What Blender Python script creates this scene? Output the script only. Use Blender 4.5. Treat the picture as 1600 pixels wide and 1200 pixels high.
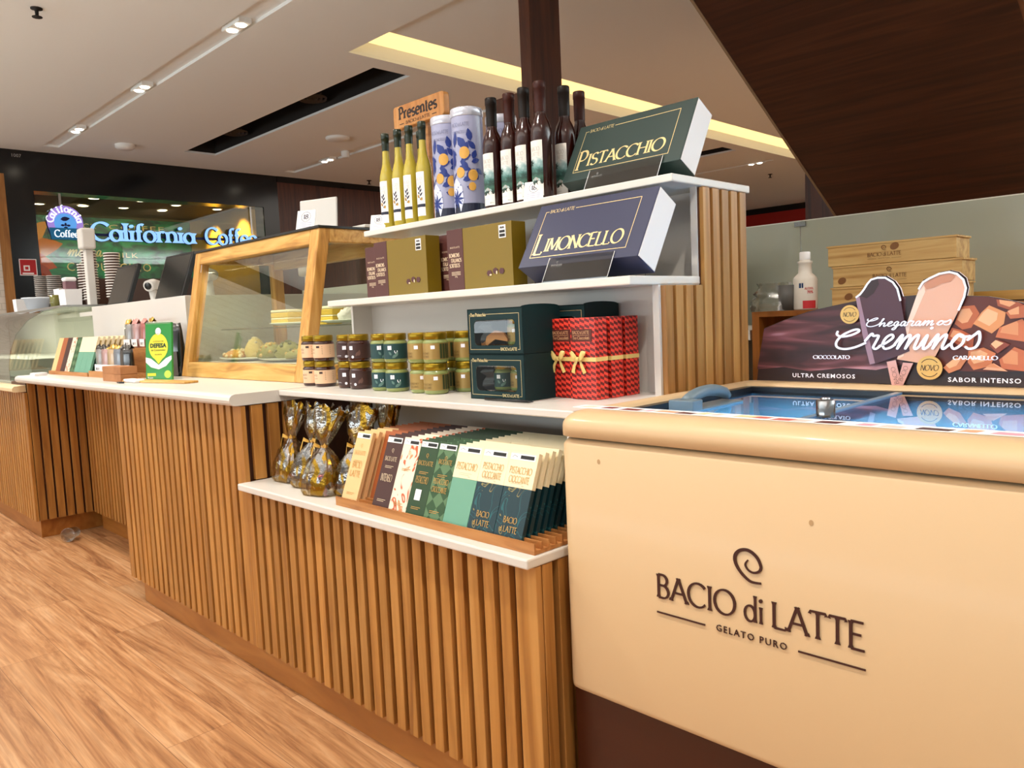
import bpy, math, random
from math import sin, cos, pi, radians, sqrt, atan2
from mathutils import Vector, Matrix
for o in list(bpy.data.objects): bpy.data.objects.remove(o)
S = bpy.context.scene
COL = S.collection
random.seed(7)

# ---------------------------------------------------------------- camera
cam_d = bpy.data.cameras.new('camera'); cam = bpy.data.objects.new('camera', cam_d); COL.objects.link(cam)
cam_d.sensor_fit = 'HORIZONTAL'; cam_d.sensor_width = 36.0; cam_d.lens = 27.5944
cam_d.clip_start = 0.05; cam_d.clip_end = 100
cam.matrix_world = Matrix([[0.702888, -0.029598, 0.710684, 0.0], [0.709931, 0.091141, -0.698348, -1.12815], [-0.044103, 0.995398, 0.085074, 1.15], [0.0, 0.0, 0.0, 1.0]])
S.camera = cam

# ---------------------------------------------------------------- world, exposure
w = bpy.data.worlds.new('world'); S.world = w; w.use_nodes = True
bg = w.node_tree.nodes['Background']; bg.inputs[0].default_value = (1.0, 0.96, 0.90, 1); bg.inputs[1].default_value = 0.5
S.view_settings.view_transform = 'Standard'; S.view_settings.look = 'None'
S.view_settings.exposure = -0.08; S.view_settings.gamma = 1.0; S.view_settings.use_curve_mapping = False

# ---------------------------------------------------------------- hall lights (soft stand-ins for the mall's general lighting) and added ceiling fills
def area(name, loc, rot, sx, sy, power, col):
    l = bpy.data.lights.new(name, 'AREA'); l.shape = 'RECTANGLE'; l.size = sx; l.size_y = sy; l.energy = power; l.color = col
    o = bpy.data.objects.new(name, l); COL.objects.link(o); o.location = loc; o.rotation_euler = rot
    return o
WARM = (1.0, 0.94, 0.85)
area('hall_ceiling_light', (-2.0, -2.6, 3.17), (0, 0, 0), 7.0, 1.6, 70, WARM)
area('hall_ceiling_light', (-6.0, 6.5, 3.17), (0, 0, 0), 5.0, 3.0, 90, WARM)
area('aisle_ceiling_fill', (-4.5, -4.6, 1.3), (radians(180 - 22), 0, 0), 9.0, 1.6, 290, (.84, .95, 1.0))  # added unseen fill, aimed up to brighten the ceiling
area('hall_ceiling_fill', (3.0, 6.5, .8), (0, radians(180 + 35), 0), 3.0, 7.0, 1500, (.86, .97, 1.0))  # second added fill, lifts the ceiling from the far right
area('hall_ceiling_light', (1.6, 2.2, 3.1), (0, 0, 0), 1.6, 3.0, 14, (0.9, 0.95, 1.0))
def spot(name, loc, target, power, ang, blend, r, col):
    l = bpy.data.lights.new(name, 'SPOT'); l.energy = power; l.spot_size = radians(ang); l.spot_blend = blend; l.shadow_soft_size = r; l.color = col
    o = bpy.data.objects.new(name, l); COL.objects.link(o); o.location = loc
    o.rotation_euler = (Vector(target) - Vector(loc)).to_track_quat('-Z', 'Y').to_euler()
    return o

# ---------------------------------------------------------------- material helpers
def srgb(h):
    h = h.lstrip('#'); c = [int(h[i:i + 2], 16) / 255 for i in (0, 2, 4)]
    return tuple((x / 12.92 if x <= 0.04045 else ((x + 0.055) / 1.055) ** 2.4) for x in c) + (1,)
MATS = {}
def nt(name):
    m = bpy.data.materials.new(name); m.use_nodes = True
    return m, m.node_tree.nodes, m.node_tree.links, m.node_tree.nodes['Principled BSDF']
def mat(name, col, rough=0.5, metal=0.0, coat=0.0, emit=0.0, spec=0.5, bump=0.0, bscale=200):
    if name in MATS: return MATS[name]
    m, n, l, p = nt(name); c = srgb(col)
    p.inputs['Base Color'].default_value = c; p.inputs['Roughness'].default_value = rough
    p.inputs['Metallic'].default_value = metal; p.inputs['Coat Weight'].default_value = coat
    p.inputs['Coat Roughness'].default_value = 0.08
    p.inputs['Specular IOR Level'].default_value = spec
    if emit: p.inputs['Emission Color'].default_value = c; p.inputs['Emission Strength'].default_value = emit
    tc = n.new('ShaderNodeTexCoord'); nz = n.new('ShaderNodeTexNoise'); nz.inputs['Scale'].default_value = bscale if bump else 14
    l.new(tc.outputs['Object'], nz.inputs['Vector'])
    if bump:
        b = n.new('ShaderNodeBump'); b.inputs['Strength'].default_value = bump; b.inputs['Distance'].default_value = 0.002
        l.new(nz.outputs[0], b.inputs['Height']); l.new(b.outputs[0], p.inputs['Normal'])
    else:   # faint uneven sheen
        r = n.new('ShaderNodeMapRange'); r.inputs[3].default_value = max(0.02, rough - 0.015); r.inputs[4].default_value = min(1, rough + 0.015)
        l.new(nz.outputs[0], r.inputs[0]); l.new(r.outputs[0], p.inputs['Roughness'])
    MATS[name] = m; return m
def ramp(n, stops, interp='LINEAR'):
    r = n.new('ShaderNodeValToRGB'); r.color_ramp.interpolation = interp; e = r.color_ramp.elements
    while len(e) < len(stops): e.new(0.5)
    for i, (pos, c) in enumerate(stops): e[i].position = pos; e[i].color = srgb(c)
    return r
def wood(name, dark, mid, light, stretch=(30, 30, 1.5), rough=0.42, vary=0.0, coat=0.0, nscale=1.0, bump=0.05):
    if name in MATS: return MATS[name]
    m, n, l, p = nt(name)
    tc = n.new('ShaderNodeTexCoord'); mp = n.new('ShaderNodeMapping'); mp.inputs['Scale'].default_value = stretch
    l.new(tc.outputs['Object'], mp.inputs['Vector'])
    geo = n.new('ShaderNodeNewGeometry')
    add = n.new('ShaderNodeVectorMath'); add.operation = 'ADD'
    sc = n.new('ShaderNodeVectorMath'); sc.operation = 'SCALE'; sc.inputs[3].default_value = 40.0
    cmb = n.new('ShaderNodeCombineXYZ')
    for i in range(3): l.new(geo.outputs['Random Per Island'], cmb.inputs[i])
    l.new(cmb.outputs[0], sc.inputs[0]); l.new(mp.outputs[0], add.inputs[0]); l.new(sc.outputs[0], add.inputs[1])
    nz = n.new('ShaderNodeTexNoise'); nz.inputs['Scale'].default_value = nscale; nz.inputs['Detail'].default_value = 6; nz.inputs['Distortion'].default_value = 1.2
    l.new(add.outputs[0], nz.inputs['Vector'])
    r = ramp(n, [(0.3, dark), (0.5, mid), (0.72, light)]); l.new(nz.outputs[0], r.inputs[0])
    hs = n.new('ShaderNodeHueSaturation')
    mr = n.new('ShaderNodeMapRange'); mr.inputs[3].default_value = 1 - vary; mr.inputs[4].default_value = 1 + vary * 0.6
    l.new(geo.outputs['Random Per Island'], mr.inputs[0]); l.new(mr.outputs[0], hs.inputs['Value'])
    l.new(r.outputs[0], hs.inputs['Color']); l.new(hs.outputs[0], p.inputs['Base Color'])
    p.inputs['Roughness'].default_value = rough; p.inputs['Coat Weight'].default_value = coat; p.inputs['Coat Roughness'].default_value = 0.2
    b = n.new('ShaderNodeBump'); b.inputs['Strength'].default_value = bump; b.inputs['Distance'].default_value = 0.002
    l.new(nz.outputs[0], b.inputs['Height']); l.new(b.outputs[0], p.inputs['Normal'])
    MATS[name] = m; return m
def glass(name, tint, f0=0.06, tintmix=1.0, rough=0.0):
    """a thin clear sheet: tinted see-through plus a mirror reflection that grows at grazing angles"""
    if name in MATS: return MATS[name]
    m, n, l, p = nt(name); n.remove(p)
    tr = n.new('ShaderNodeBsdfTransparent'); tr.inputs[0].default_value = srgb(tint)
    gl = n.new('ShaderNodeBsdfGlossy'); gl.inputs['Roughness'].default_value = rough
    fr = n.new('ShaderNodeFresnel'); geo = n.new('ShaderNodeNewGeometry'); ior = n.new('ShaderNodeMapRange')   # thin sheet: same reflection from either side
    ior.inputs[3].default_value = 1.5; ior.inputs[4].default_value = 1 / 1.5; l.new(geo.outputs['Backfacing'], ior.inputs[0]); l.new(ior.outputs[0], fr.inputs[0])
    mx = n.new('ShaderNodeMixShader'); a = n.new('ShaderNodeMath'); a.operation = 'ADD'; a.use_clamp = True; a.inputs[1].default_value = f0 - 0.04
    l.new(fr.outputs[0], a.inputs[0]); l.new(a.outputs[0], mx.inputs[0]); l.new(tr.outputs[0], mx.inputs[1]); l.new(gl.outputs[0], mx.inputs[2])
    l.new(mx.outputs[0], n['Material Output'].inputs[0])
    MATS[name] = m; return m
def marbled(name, base, veins, scale=9.0, dist=2.5, width=0.05, rough=0.4, metal_vein=False):
    if name in MATS: return MATS[name]
    m, n, l, p = nt(name)
    tc = n.new('ShaderNodeTexCoord'); wv = n.new('ShaderNodeTexNoise'); wv.inputs['Scale'].default_value = scale; wv.inputs['Detail'].default_value = 1.0; wv.inputs['Distortion'].default_value = dist
    l.new(tc.outputs['Object'], wv.inputs['Vector'])
    st = [(0.0, base)]
    for i, v in enumerate(veins):
        q = 0.34 + 0.34 * i / max(1, len(veins) - 1) if len(veins) > 1 else 0.5
        st += [(q - width, base), (q - width * 0.4, v), (q + width * 0.4, v), (q + width, base)]
    r = ramp(n, st); l.new(wv.outputs[0], r.inputs[0]); l.new(r.outputs[0], p.inputs['Base Color']); p.inputs['Roughness'].default_value = rough
    MATS[name] = m; return m

# ---------------------------------------------------------------- mesh builder
class MB:
    def __init__(s): s.v = []; s.f = []; s.m = []; s.sm = []
    def face(s, pts, m=0, smooth=False):
        i = len(s.v); s.v += [tuple(p) for p in pts]; s.f.append(tuple(range(i, i + len(pts)))); s.m.append(m); s.sm.append(smooth)
    def grid(s, rows, m=0, closed=False, smooth=True, flip=False):
        i0 = len(s.v); nr, nc = len(rows), len(rows[0])
        for r in rows: s.v += [tuple(p) for p in r]
        for a in range(nr - 1):
            for b in range(nc if closed else nc - 1):
                c = (b + 1) % nc
                q = (i0 + a * nc + b, i0 + a * nc + c, i0 + (a + 1) * nc + c, i0 + (a + 1) * nc + b)
                s.f.append(q[::-1] if flip else q); s.m.append(m); s.sm.append(smooth)
        return i0
    def cap(s, ring, m=0, flip=False):
        s.face(ring[::-1] if flip else ring, m)
    def box(s, x0, x1, y0, y1, z0, z1, m=0, M=None):
        c = [(x0, y0, z0), (x1, y0, z0), (x1, y1, z0), (x0, y1, z0), (x0, y0, z1), (x1, y0, z1), (x1, y1, z1), (x0, y1, z1)]
        if M is not None: c = [tuple(M @ Vector(p)) for p in c]
        i = len(s.v); s.v += c
        for q in ((0, 3, 2, 1), (4, 5, 6, 7), (0, 1, 5, 4), (1, 2, 6, 5), (2, 3, 7, 6), (3, 0, 4, 7)):
            s.f.append(tuple(i + k for k in q)); s.m.append(m); s.sm.append(False)
    def hexa(s, c, m=0):            # eight corners, bottom loop then top loop
        i = len(s.v); s.v += [tuple(p) for p in c]
        for q in ((0, 3, 2, 1), (4, 5, 6, 7), (0, 1, 5, 4), (1, 2, 6, 5), (2, 3, 7, 6), (3, 0, 4, 7)):
            s.f.append(tuple(i + k for k in q)); s.m.append(m); s.sm.append(False)
    def prism(s, pts, mapf, d, m=0, side=None):   # 2-D outline -> solid; mapf(u, v, t)
        n = len(pts); A = [mapf(u, v, 0) for u, v in pts]; B = [mapf(u, v, d) for u, v in pts]
        i = len(s.v); s.v += [tuple(p) for p in A + B]
        s.f.append(tuple(range(i, i + n))); s.m.append(m); s.sm.append(False)
        s.f.append(tuple(range(i + 2 * n - 1, i + n - 1, -1))); s.m.append(m if side is None else side); s.sm.append(False)
        for k in range(n):
            j = (k + 1) % n; s.f.append((i + j, i + k, i + n + k, i + n + j)); s.m.append(m if side is None else side); s.sm.append(False)
    def lathe(s, prof, n=24, m=0, c=(0, 0), smooth=True, a0=0, a1=2 * pi):
        full = abs(a1 - a0 - 2 * pi) < 1e-6
        k = n if full else n + 1
        rows = []
        for r, z in prof: rows.append([(c[0] + r * cos(a0 + (a1 - a0) * j / n), c[1] + r * sin(a0 + (a1 - a0) * j / n), z) for j in range(k)])
        s.grid(rows, m, closed=full, smooth=smooth)
    def tube(s, pts, r, m=0, n=8, cap=True):
        pts = [Vector(p) for p in pts]; rows = []
        for i, p in enumerate(pts):
            t = (pts[min(i + 1, len(pts) - 1)] - pts[max(i - 1, 0)]).normalized()
            a = Vector((0, 0, 1)) if abs(t.z) < 0.9 else Vector((1, 0, 0))
            u = t.cross(a).normalized(); v = t.cross(u).normalized()
            rr = r[i] if isinstance(r, (list, tuple)) else r
            rows.append([tuple(p + rr * (cos(2 * pi * k / n) * u + sin(2 * pi * k / n) * v)) for k in range(n)])
        s.grid(rows, m, closed=True)
        if cap: s.cap(rows[0], m, True); s.cap(rows[-1], m)
    def polys(s, ps, mapf, m=0):       # printed shapes: counter-clockwise, each a hair prouder than the last so overlaps never share a plane
        if getattr(mapf, 'curved', False):     # bend large shapes with the surface
            ps2 = []
            for p in ps:
                if len(p) > 4 and max(q[0] for q in p) - min(q[0] for q in p) > .006:
                    cx, cyy = sum(q[0] for q in p) / len(p), sum(q[1] for q in p) / len(p); n = len(p)
                    R_ = [[(cx + (x - cx) * t, cyy + (y - cyy) * t) for x, y in p] for t in (.3, .65, 1)]
                    ps2.append(R_[0])
                    for a in (0, 1): ps2 += [[R_[a][i], R_[a][(i + 1) % n], R_[a + 1][(i + 1) % n], R_[a + 1][i]] for i in range(n)]
                else: ps2.append(p)
            ps = ps2
        for k, p in enumerate(ps):
            if sum(p[i - 1][0] * p[i][1] - p[i][0] * p[i - 1][1] for i in range(len(p))) < 0: p = p[::-1]
            q = [Vector(mapf(u, v)) for u, v in p]; nn = Vector((0, 0, 0))
            for i in range(len(q)): nn += (q[i - 1] - q[0]).cross(q[i] - q[0])
            if nn.length > 0: nn.normalize()
            s.face([tuple(c + nn * (k % 24) * 1.6e-5) for c in q], m)
def fix(me):
    import bmesh
    b = bmesh.new(); b.from_mesh(me); bmesh.ops.remove_doubles(b, verts=b.verts, dist=1e-6); bmesh.ops.recalc_face_normals(b, faces=b.faces); b.to_mesh(me); b.free()
def part(name, mb, mats, parent=None, bevel=0.0, seg=2, fixn=True, kind=None, label=None, loc=None):
    me = bpy.data.meshes.new(name); me.from_pydata(mb.v, [], mb.f)
    for mm in (mats if isinstance(mats, (list, tuple)) else [mats]): me.materials.append(mm)
    me.polygons.foreach_set('material_index', mb.m); me.polygons.foreach_set('use_smooth', mb.sm)
    me.update()
    if fixn: fix(me)
    o = bpy.data.objects.new(name, me); COL.objects.link(o)
    if parent is not None: o.parent = parent
    if loc is not None: o.location = loc
    if bevel:
        b = o.modifiers.new('bevel', 'BEVEL'); b.width = bevel; b.segments = seg; b.limit_method = 'ANGLE'; b.angle_limit = radians(40)
    if kind: o['kind'] = kind
    if label: o['label'] = label
    return o
def thing(name, label, cat, loc=(0, 0, 0), group=None, rot=(0, 0, 0)):
    o = bpy.data.objects.new(name, None); COL.objects.link(o); o.empty_display_size = 0.05
    o.location = loc; o.rotation_euler = rot; o['label'] = label; o['category'] = cat
    if group: o['group'] = group
    return o
def tag(o, label, cat, group=None):
    o['label'] = label; o['category'] = cat
    if group: o['group'] = group
    return o
def dup(root, loc=None, rot=None, label=None, group=None):
    r = root.copy(); COL.objects.link(r)
    if loc is not None: r.location = loc
    if rot is not None: r.rotation_euler = rot
    if label: r['label'] = label
    if group: r['group'] = group
    for ch in list(root.children):
        c = ch.copy(); COL.objects.link(c); c.parent = r
        for g in list(ch.children):
            d = g.copy(); COL.objects.link(d); d.parent = c
    return r
def struct(name, mb, m, bevel=0.0): return part(name, mb, m, None, bevel, kind='structure')
def ordw(i): return ['front', 'second', 'third', 'fourth', 'fifth', 'sixth', 'seventh', 'eighth', 'ninth', 'tenth', 'eleventh', 'twelfth', 'thirteenth', 'fourteenth', 'fifteenth', 'sixteenth', 'seventeenth', 'eighteenth', 'nineteenth', 'twentieth'][i]

# ---------------------------------------------------------------- lettering
_bf = {}
def bf(s, size=1.0, align='L', bold=0.0, sp=1.0, shear=0.0):
    """plain sans lettering as flat polygons"""
    key = (s, bold, sp, shear)
    if key not in _bf:
        c = bpy.data.curves.new('txt', 'FONT'); c.body = s; c.resolution_u = 2; c.offset = bold; c.space_character = sp; c.shear = shear; c.dimensions = '2D'; c.fill_mode = 'FRONT'
        o = bpy.data.objects.new('txt', c); COL.objects.link(o); bpy.context.view_layer.update()
        e = o.evaluated_get(bpy.context.evaluated_depsgraph_get()); me = e.to_mesh()
        ps = [[(me.vertices[i].co.x, me.vertices[i].co.y) for i in p.vertices] for p in me.polygons]
        e.to_mesh_clear(); bpy.data.objects.remove(o); bpy.data.curves.remove(c)
        _bf[key] = ps
    ps = _bf[key]; return fitp([[(x * size, y * size) for x, y in p] for p in ps], align)
def fitp(ps, align):
    if not ps: return ps
    xs = [q[0] for p in ps for q in p]; a, b = min(xs), max(xs)
    o = {'L': a, 'C': (a + b) / 2, 'R': b}[align]
    return [[(x - o, y) for x, y in p] for p in ps]
def fitw(ps, width, height=None):
    """scale polygons to a given overall width (and height)"""
    xs = [q[0] for p in ps for q in p]; ys = [q[1] for p in ps for q in p]
    k = width / (max(xs) - min(xs)); ky = k if height is None else height / (max(ys) - min(ys))
    return [[((x - min(xs)) * k, (y - min(ys)) * ky) for x, y in p] for p in ps]
def shift(ps, dx, dy): return [[(x + dx, y + dy) for x, y in p] for p in ps]
def arc(cx, cy, rx, ry, a0, a1, n=12): return [(cx + rx * cos(radians(a0 + (a1 - a0) * i / n)), cy + ry * sin(radians(a0 + (a1 - a0) * i / n))) for i in range(n + 1)]
G = {   # letter skeletons: advance, strokes; cap height 1, x-height 0.62
 'A': (.80, [[(0, 0), (.38, 1)], [(.38, 1), (.78, 0)], [(.15, .36), (.62, .36)]]),
 'B': (.66, [[(.08, 0), (.08, 1)], [(.08, 1)] + arc(.28, .77, .24, .23, 90, -90) + [(.08, .54)], [(.08, .54)] + arc(.30, .27, .28, .27, 90, -90) + [(.08, 0)]]),
 'C': (.84, [arc(.47, .5, .46, .5, 42, 318, 20)]),
 'D': (.82, [[(.08, 0), (.08, 1)], [(.08, 1)] + arc(.32, .5, .44, .5, 90, -90, 16) + [(.08, 0)]]),
 'E': (.62, [[(.08, 0), (.08, 1)], [(.08, 1), (.54, 1)], [(.08, .54), (.46, .54)], [(.08, 0), (.58, 0)]]),
 'F': (.58, [[(.08, 0), (.08, 1)], [(.08, 1), (.54, 1)], [(.08, .54), (.44, .54)]]),
 'G': (.88, [arc(.47, .5, .46, .5, 42, 318, 20), [(.56, .44), (.83, .44), (.83, .14)]]),
 'H': (.80, [[(.08, 0), (.08, 1)], [(.70, 0), (.70, 1)], [(.08, .52), (.70, .52)]]),
 'I': (.28, [[(.13, 0), (.13, 1)]]),
 'L': (.60, [[(.08, 1), (.08, 0)], [(.08, 0), (.54, 0), (.58, .12)]]),
 'M': (.98, [[(.06, 0), (.12, 1)], [(.12, 1), (.48, .1)], [(.48, .1), (.84, 1)], [(.84, 1), (.90, 0)]]),
 'N': (.84, [[(.08, 0), (.08, 1)], [(.08, 1), (.74, 0)], [(.74, 0), (.74, 1)]]),
 'O': (.98, [arc(.48, .5, .46, .5, 0, 360, 26)]),
 'P': (.62, [[(.08, 0), (.08, 1)], [(.08, 1)] + arc(.28, .74, .28, .26, 90, -90) + [(.08, .48)]]),
 'R': (.70, [[(.08, 0), (.08, 1)], [(.08, 1)] + arc(.28, .75, .26, .25, 90, -90) + [(.08, .5)], [(.30, .5), (.66, 0)]]),
 'S': (.60, [arc(.30, .755, .24, .245, 30, 270) + arc(.30, .255, .27, .255, 90, -150)]),
 'T': (.70, [[(.34, 0), (.34, 1)], [(.02, .9), (.04, 1), (.64, 1), (.66, .9)]]),
 'U': (.80, [[(.08, 1), (.08, .3)] + arc(.39, .3, .31, .3, 180, 360) + [(.70, 1)]]),
 'V': (.76, [[(0, 1), (.37, 0)], [(.37, 0), (.74, 1)]]),
 'a': (.60, [arc(.27, .30, .25, .30, 0, 360, 18), [(.53, .62), (.53, 0)]]),
 'c': (.54, [arc(.28, .31, .26, .31, 45, 315, 16)]),
 'd': (.62, [arc(.27, .30, .25, .30, 0, 360, 18), [(.53, 1.0), (.53, 0)]]),
 'e': (.58, [[(.04, .33), (.52, .33)] + arc(.28, .31, .26, .31, 5, 312, 16)]),
 'f': (.40, [[(.16, 0), (.16, .78)] + arc(.32, .78, .16, .22, 180, 50, 8), [(.02, .6), (.34, .6)]]),
 'h': (.62, [[(.09, 0), (.09, 1.0)], [(.09, .42)] + arc(.30, .40, .21, .22, 160, 0, 10) + [(.51, 0)]]),
 'm': (.92, [[(.09, 0), (.09, .62)], [(.09, .42)] + arc(.27, .40, .18, .22, 160, 0, 10) + [(.45, 0)], [(.45, .42)] + arc(.63, .40, .18, .22, 160, 0, 10) + [(.81, 0)]]),
 'g': (.62, [arc(.27, .32, .25, .30, 0, 360, 18), [(.53, .62), (.53, -.1)] + arc(.30, -.1, .23, .2, 0, -150, 8)]),
 'i': (.26, [[(.12, 0), (.12, .62)], arc(.12, .86, .035, .035, 0, 360, 8)]),
 'l': (.26, [[(.12, 0), (.12, 1.02)]]),
 'n': (.62, [[(.09, 0), (.09, .62)], [(.09, .42)] + arc(.30, .40, .21, .22, 160, 0, 10) + [(.51, 0)]]),
 'o': (.62, [arc(.29, .31, .27, .31, 0, 360, 20)]),
 'p': (.62, [[(.09, -.3), (.09, .62)], arc(.32, .31, .24, .31, 0, 360, 18)]),
 'r': (.44, [[(.09, 0), (.09, .62)], [(.09, .40)] + arc(.27, .42, .18, .2, 160, 50, 8)]),
 's': (.46, [arc(.22, .46, .17, .16, 30, 270, 10) + arc(.22, .15, .19, .15, 90, -150, 10)]),
 't': (.40, [[(.16, .86), (.16, .12)] + arc(.28, .12, .12, .12, 180, 300, 6), [(.02, .62), (.34, .62)]]),
 'u': (.62, [[(.08, .62), (.08, .22)] + arc(.29, .22, .21, .22, 180, 360, 10), [(.50, .62), (.50, 0)]]),
 '1': (.40, [[(.06, .82), (.22, 1), (.22, 0)]]),
 '8': (.56, [arc(.27, .75, .20, .25, 0, 360, 16), arc(.27, .26, .25, .26, 0, 360, 16)]),
 '&': (.5, [arc(.2, .3, .18, .3, 0, 360, 16), [(.38, .9), (.38, 0)]]),
}
def strip(pts, wf):
    out = []; L = []
    n = len(pts)
    for i, p in enumerate(pts):
        a = pts[max(i - 1, 0)]; b = pts[min(i + 1, n - 1)]
        if n > 3 and pts[0] == pts[-1] and i in (0, n - 1): a = pts[-2]; b = pts[1]
        dx, dy = b[0] - a[0], b[1] - a[1]; d = max(1e-6, sqrt(dx * dx + dy * dy)); h = wf(dx / d, dy / d, i / max(1, n - 1)) / 2
        L.append(((p[0] - dy / d * h, p[1] + dx / d * h), (p[0] + dy / d * h, p[1] - dx / d * h)))
    for i in range(n - 1): out.append([L[i][0], L[i + 1][0], L[i + 1][1], L[i][1]])
    return out
def serif(s, size=1.0, thick=.12, thin=.05, ser=.09, align='L', gap=.06, slant=0.0, first=1.0):
    """roman lettering with stroke contrast and serifs as flat polygons"""
    x = 0; out = []
    for k, ch in enumerate(s):
        if ch == ' ': x += .38; continue
        adv, st = G[ch]; g = first if k == 0 else 1.0
        for pts in st:
            ps = strip(pts, lambda dx, dy, t: thin + (thick - thin) * abs(dy * .94 - dx * .30) ** 1.2)
            if ser:
                for e, q in ((pts[0], pts[1]), (pts[-1], pts[-2])):
                    if pts[0] == pts[-1]: continue
                    if abs(q[1] - e[1]) > 0.6 * abs(q[0] - e[0]) and (abs(e[1]) < .01 or abs(e[1] - 1) < .03 or abs(e[1] - .62) < .01) and len(pts) < 4 or (len(pts) > 8 and abs(q[0] - e[0]) < .001 and abs(e[1]) < .01):
                        sg = -1 if e[1] > .3 else 1
                        ps.append([(e[0] - thick / 2 - ser, e[1]), (e[0] + thick / 2 + ser, e[1]), (e[0] + thick / 2, e[1] + sg * thin * 1.6), (e[0] - thick / 2, e[1] + sg * thin * 1.6)])
            out += [[((x + px * g + slant * py * g) * size, py * g * size) for px, py in p] for p in ps]
        x += (adv + gap) * g
    return fitp(out, align)
def crom(pts, n=6):
    out = []; P = [pts[0]] + list(pts) + [pts[-1]]
    for i in range(1, len(P) - 2):
        for k in range(n):
            t = k / n; a, b, c, d = P[i - 1], P[i], P[i + 1], P[i + 2]
            out.append(tuple(.5 * (2 * b[j] + (c[j] - a[j]) * t + (2 * a[j] - 5 * b[j] + 4 * c[j] - d[j]) * t * t + (3 * b[j] - a[j] - 3 * c[j] + d[j]) * t ** 3) for j in (0, 1)))
    return out + [tuple(pts[-1])]
SCR = {  # joined script letters, x-height 1
 'C': (1.9, [[(0, 2.1), (.02, 1.75), (.35, 1.5), (.9, 1.65), (1.3, 2.05), (1.25, 2.3), (.95, 2.25), (.4, 1.7), (.15, .9), (.3, .25), (.8, .0), (1.4, .2), (1.95, .7)]]),
 'r': (.95, [[(0, .6), (.2, 1.05), (.3, 1.1), (.38, .95), (.7, .95), (.66, .5), (.62, .12), (.8, .0), (1.0, .2)]]),
 'e': (.85, [[(0, .2), (.35, .45), (.62, .8), (.5, 1.02), (.25, .85), (.15, .4), (.35, .03), (.65, .08), (.88, .3)]]),
 'm': (1.45, [[(0, .3), (.2, .9), (.28, .95), (.27, .5), (.25, .02)], [(.25, .02), (.45, .7), (.66, .98), (.74, .8), (.7, .02)], [(.7, .02), (.9, .7), (1.12, .98), (1.2, .8), (1.17, .15), (1.3, .0), (1.5, .3)]]),
 'n': (1.0, [[(0, .3), (.2, .9), (.28, .95), (.27, .5), (.25, .02)], [(.25, .02), (.45, .7), (.66, .98), (.74, .8), (.72, .15), (.85, .0), (1.05, .3)]]),
 'i': (.5, [[(0, .3), (.2, .95), (.2, .15), (.32, .0), (.55, .3)], [(.26, 1.42), (.30, 1.46)]]),
 'c': (.8, [[(.6, .8), (.4, 1.0), (.15, .7), (.18, .2), (.4, .0), (.85, .3)]]),
 'o': (.9, [[(.1, .3), (.35, .95), (.2, .75), (.15, .3), (.4, .0), (.7, .35), (.65, .8), (.4, .98), (.55, .8), (.95, .85)]]),
 's': (.75, [[(0, .6), (.3, 1.0), (.42, 1.12), (.6, .6), (.55, .12), (.25, .0), (.05, .12)]]),
 'h': (1.0, [[(-.05, .7), (.2, 1.5), (.3, 2.0), (.2, 2.05), (.15, 1.5), (.15, .02)], [(.15, .02), (.35, .7), (.6, .98), (.7, .75), (.68, .15), (.82, .0), (1.05, .3)]]),
 'g': (.9, [[(.6, .8), (.4, .98), (.15, .7), (.2, .2), (.45, .1), (.62, .8), (.6, -.4), (.35, -.8), (.2, -.5), (.95, .3)]]),
 'a': (.95, [[(.62, .8), (.4, .98), (.15, .7), (.2, .12), (.45, .1), (.65, .85), (.66, .15), (.8, .0), (1.0, .3)]]),
}
def script(s, size, w, slant=.3, cap=1.0):
    x = 0; out = []
    for ch in s:
        if ch == ' ': x += .7; continue
        adv, st = SCR[ch]
        for pts in st:
            q = cap if ch in 'Ch' else 1.0; c = crom([(x + a + slant * b * q, b * q) for a, b in pts], 5)
            for i in range(len(c) - 1): out += strip([c[i], c[i + 1]], lambda *_: w)
            for e in c: out.append([(e[0] + w / 2 * cos(2 * pi * k / 8), e[1] + w / 2 * sin(2 * pi * k / 8)) for k in range(8)])
        x += adv
    return [[(a * size, b * size) for a, b in p] for p in out]
def fr(o, u, v, t=(0, 0, 0)):
    """plane mapping: origin, right vector, up vector (and thickness direction)"""
    return lambda a, b, c=0: (o[0] + a * u[0] + b * v[0] + c * t[0], o[1] + a * u[1] + b * v[1] + c * t[1], o[2] + a * u[2] + b * v[2] + c * t[2])
def cy(R, ang, z0, c=(0, 0)):
    def f(a, b): return (c[0] + R * cos(ang + a / R), c[1] + R * sin(ang + a / R), z0 + b)
    f.curved = True
    return f
def rect(x0, x1, y0, y1): return [(x0, y0), (x1, y0), (x1, y1), (x0, y1)]
def frame2(x0, x1, y0, y1, t): return [rect(x0, x1, y0, y0 + t), rect(x0, x1, y1 - t, y1), rect(x0, x0 + t, y0 + t, y1 - t), rect(x1 - t, x1, y0 + t, y1 - t)]
def ell(cx, cy_, rx, ry, n=16, rot=0): return [(cx + rx * cos(2 * pi * i / n) * cos(rot) - ry * sin(2 * pi * i / n) * sin(rot), cy_ + rx * cos(2 * pi * i / n) * sin(rot) + ry * sin(2 * pi * i / n) * cos(rot)) for i in range(n)]
def leaf2(cx, cy_, L, W, rot): return [(cx + a * cos(rot) - b * sin(rot), cy_ + a * sin(rot) + b * cos(rot)) for a, b in ((0, 0), (L * .25, W * .42), (L * .55, W * .5), (L * .85, W * .22), (L, 0), (L * .85, -W * .22), (L * .55, -W * .5), (L * .25, -W * .42))]
def rring(x0, x1, y0, y1, r, z, n=5):
    out = []
    for cx, cyy, a in ((x1 - r, y1 - r, 0), (x0 + r, y1 - r, 90), (x0 + r, y0 + r, 180), (x1 - r, y0 + r, 270)):
        for i in range(n + 1): t = radians(a + 90 * i / n); out.append((cx + r * cos(t), cyy + r * sin(t), z))
    return out
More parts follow.
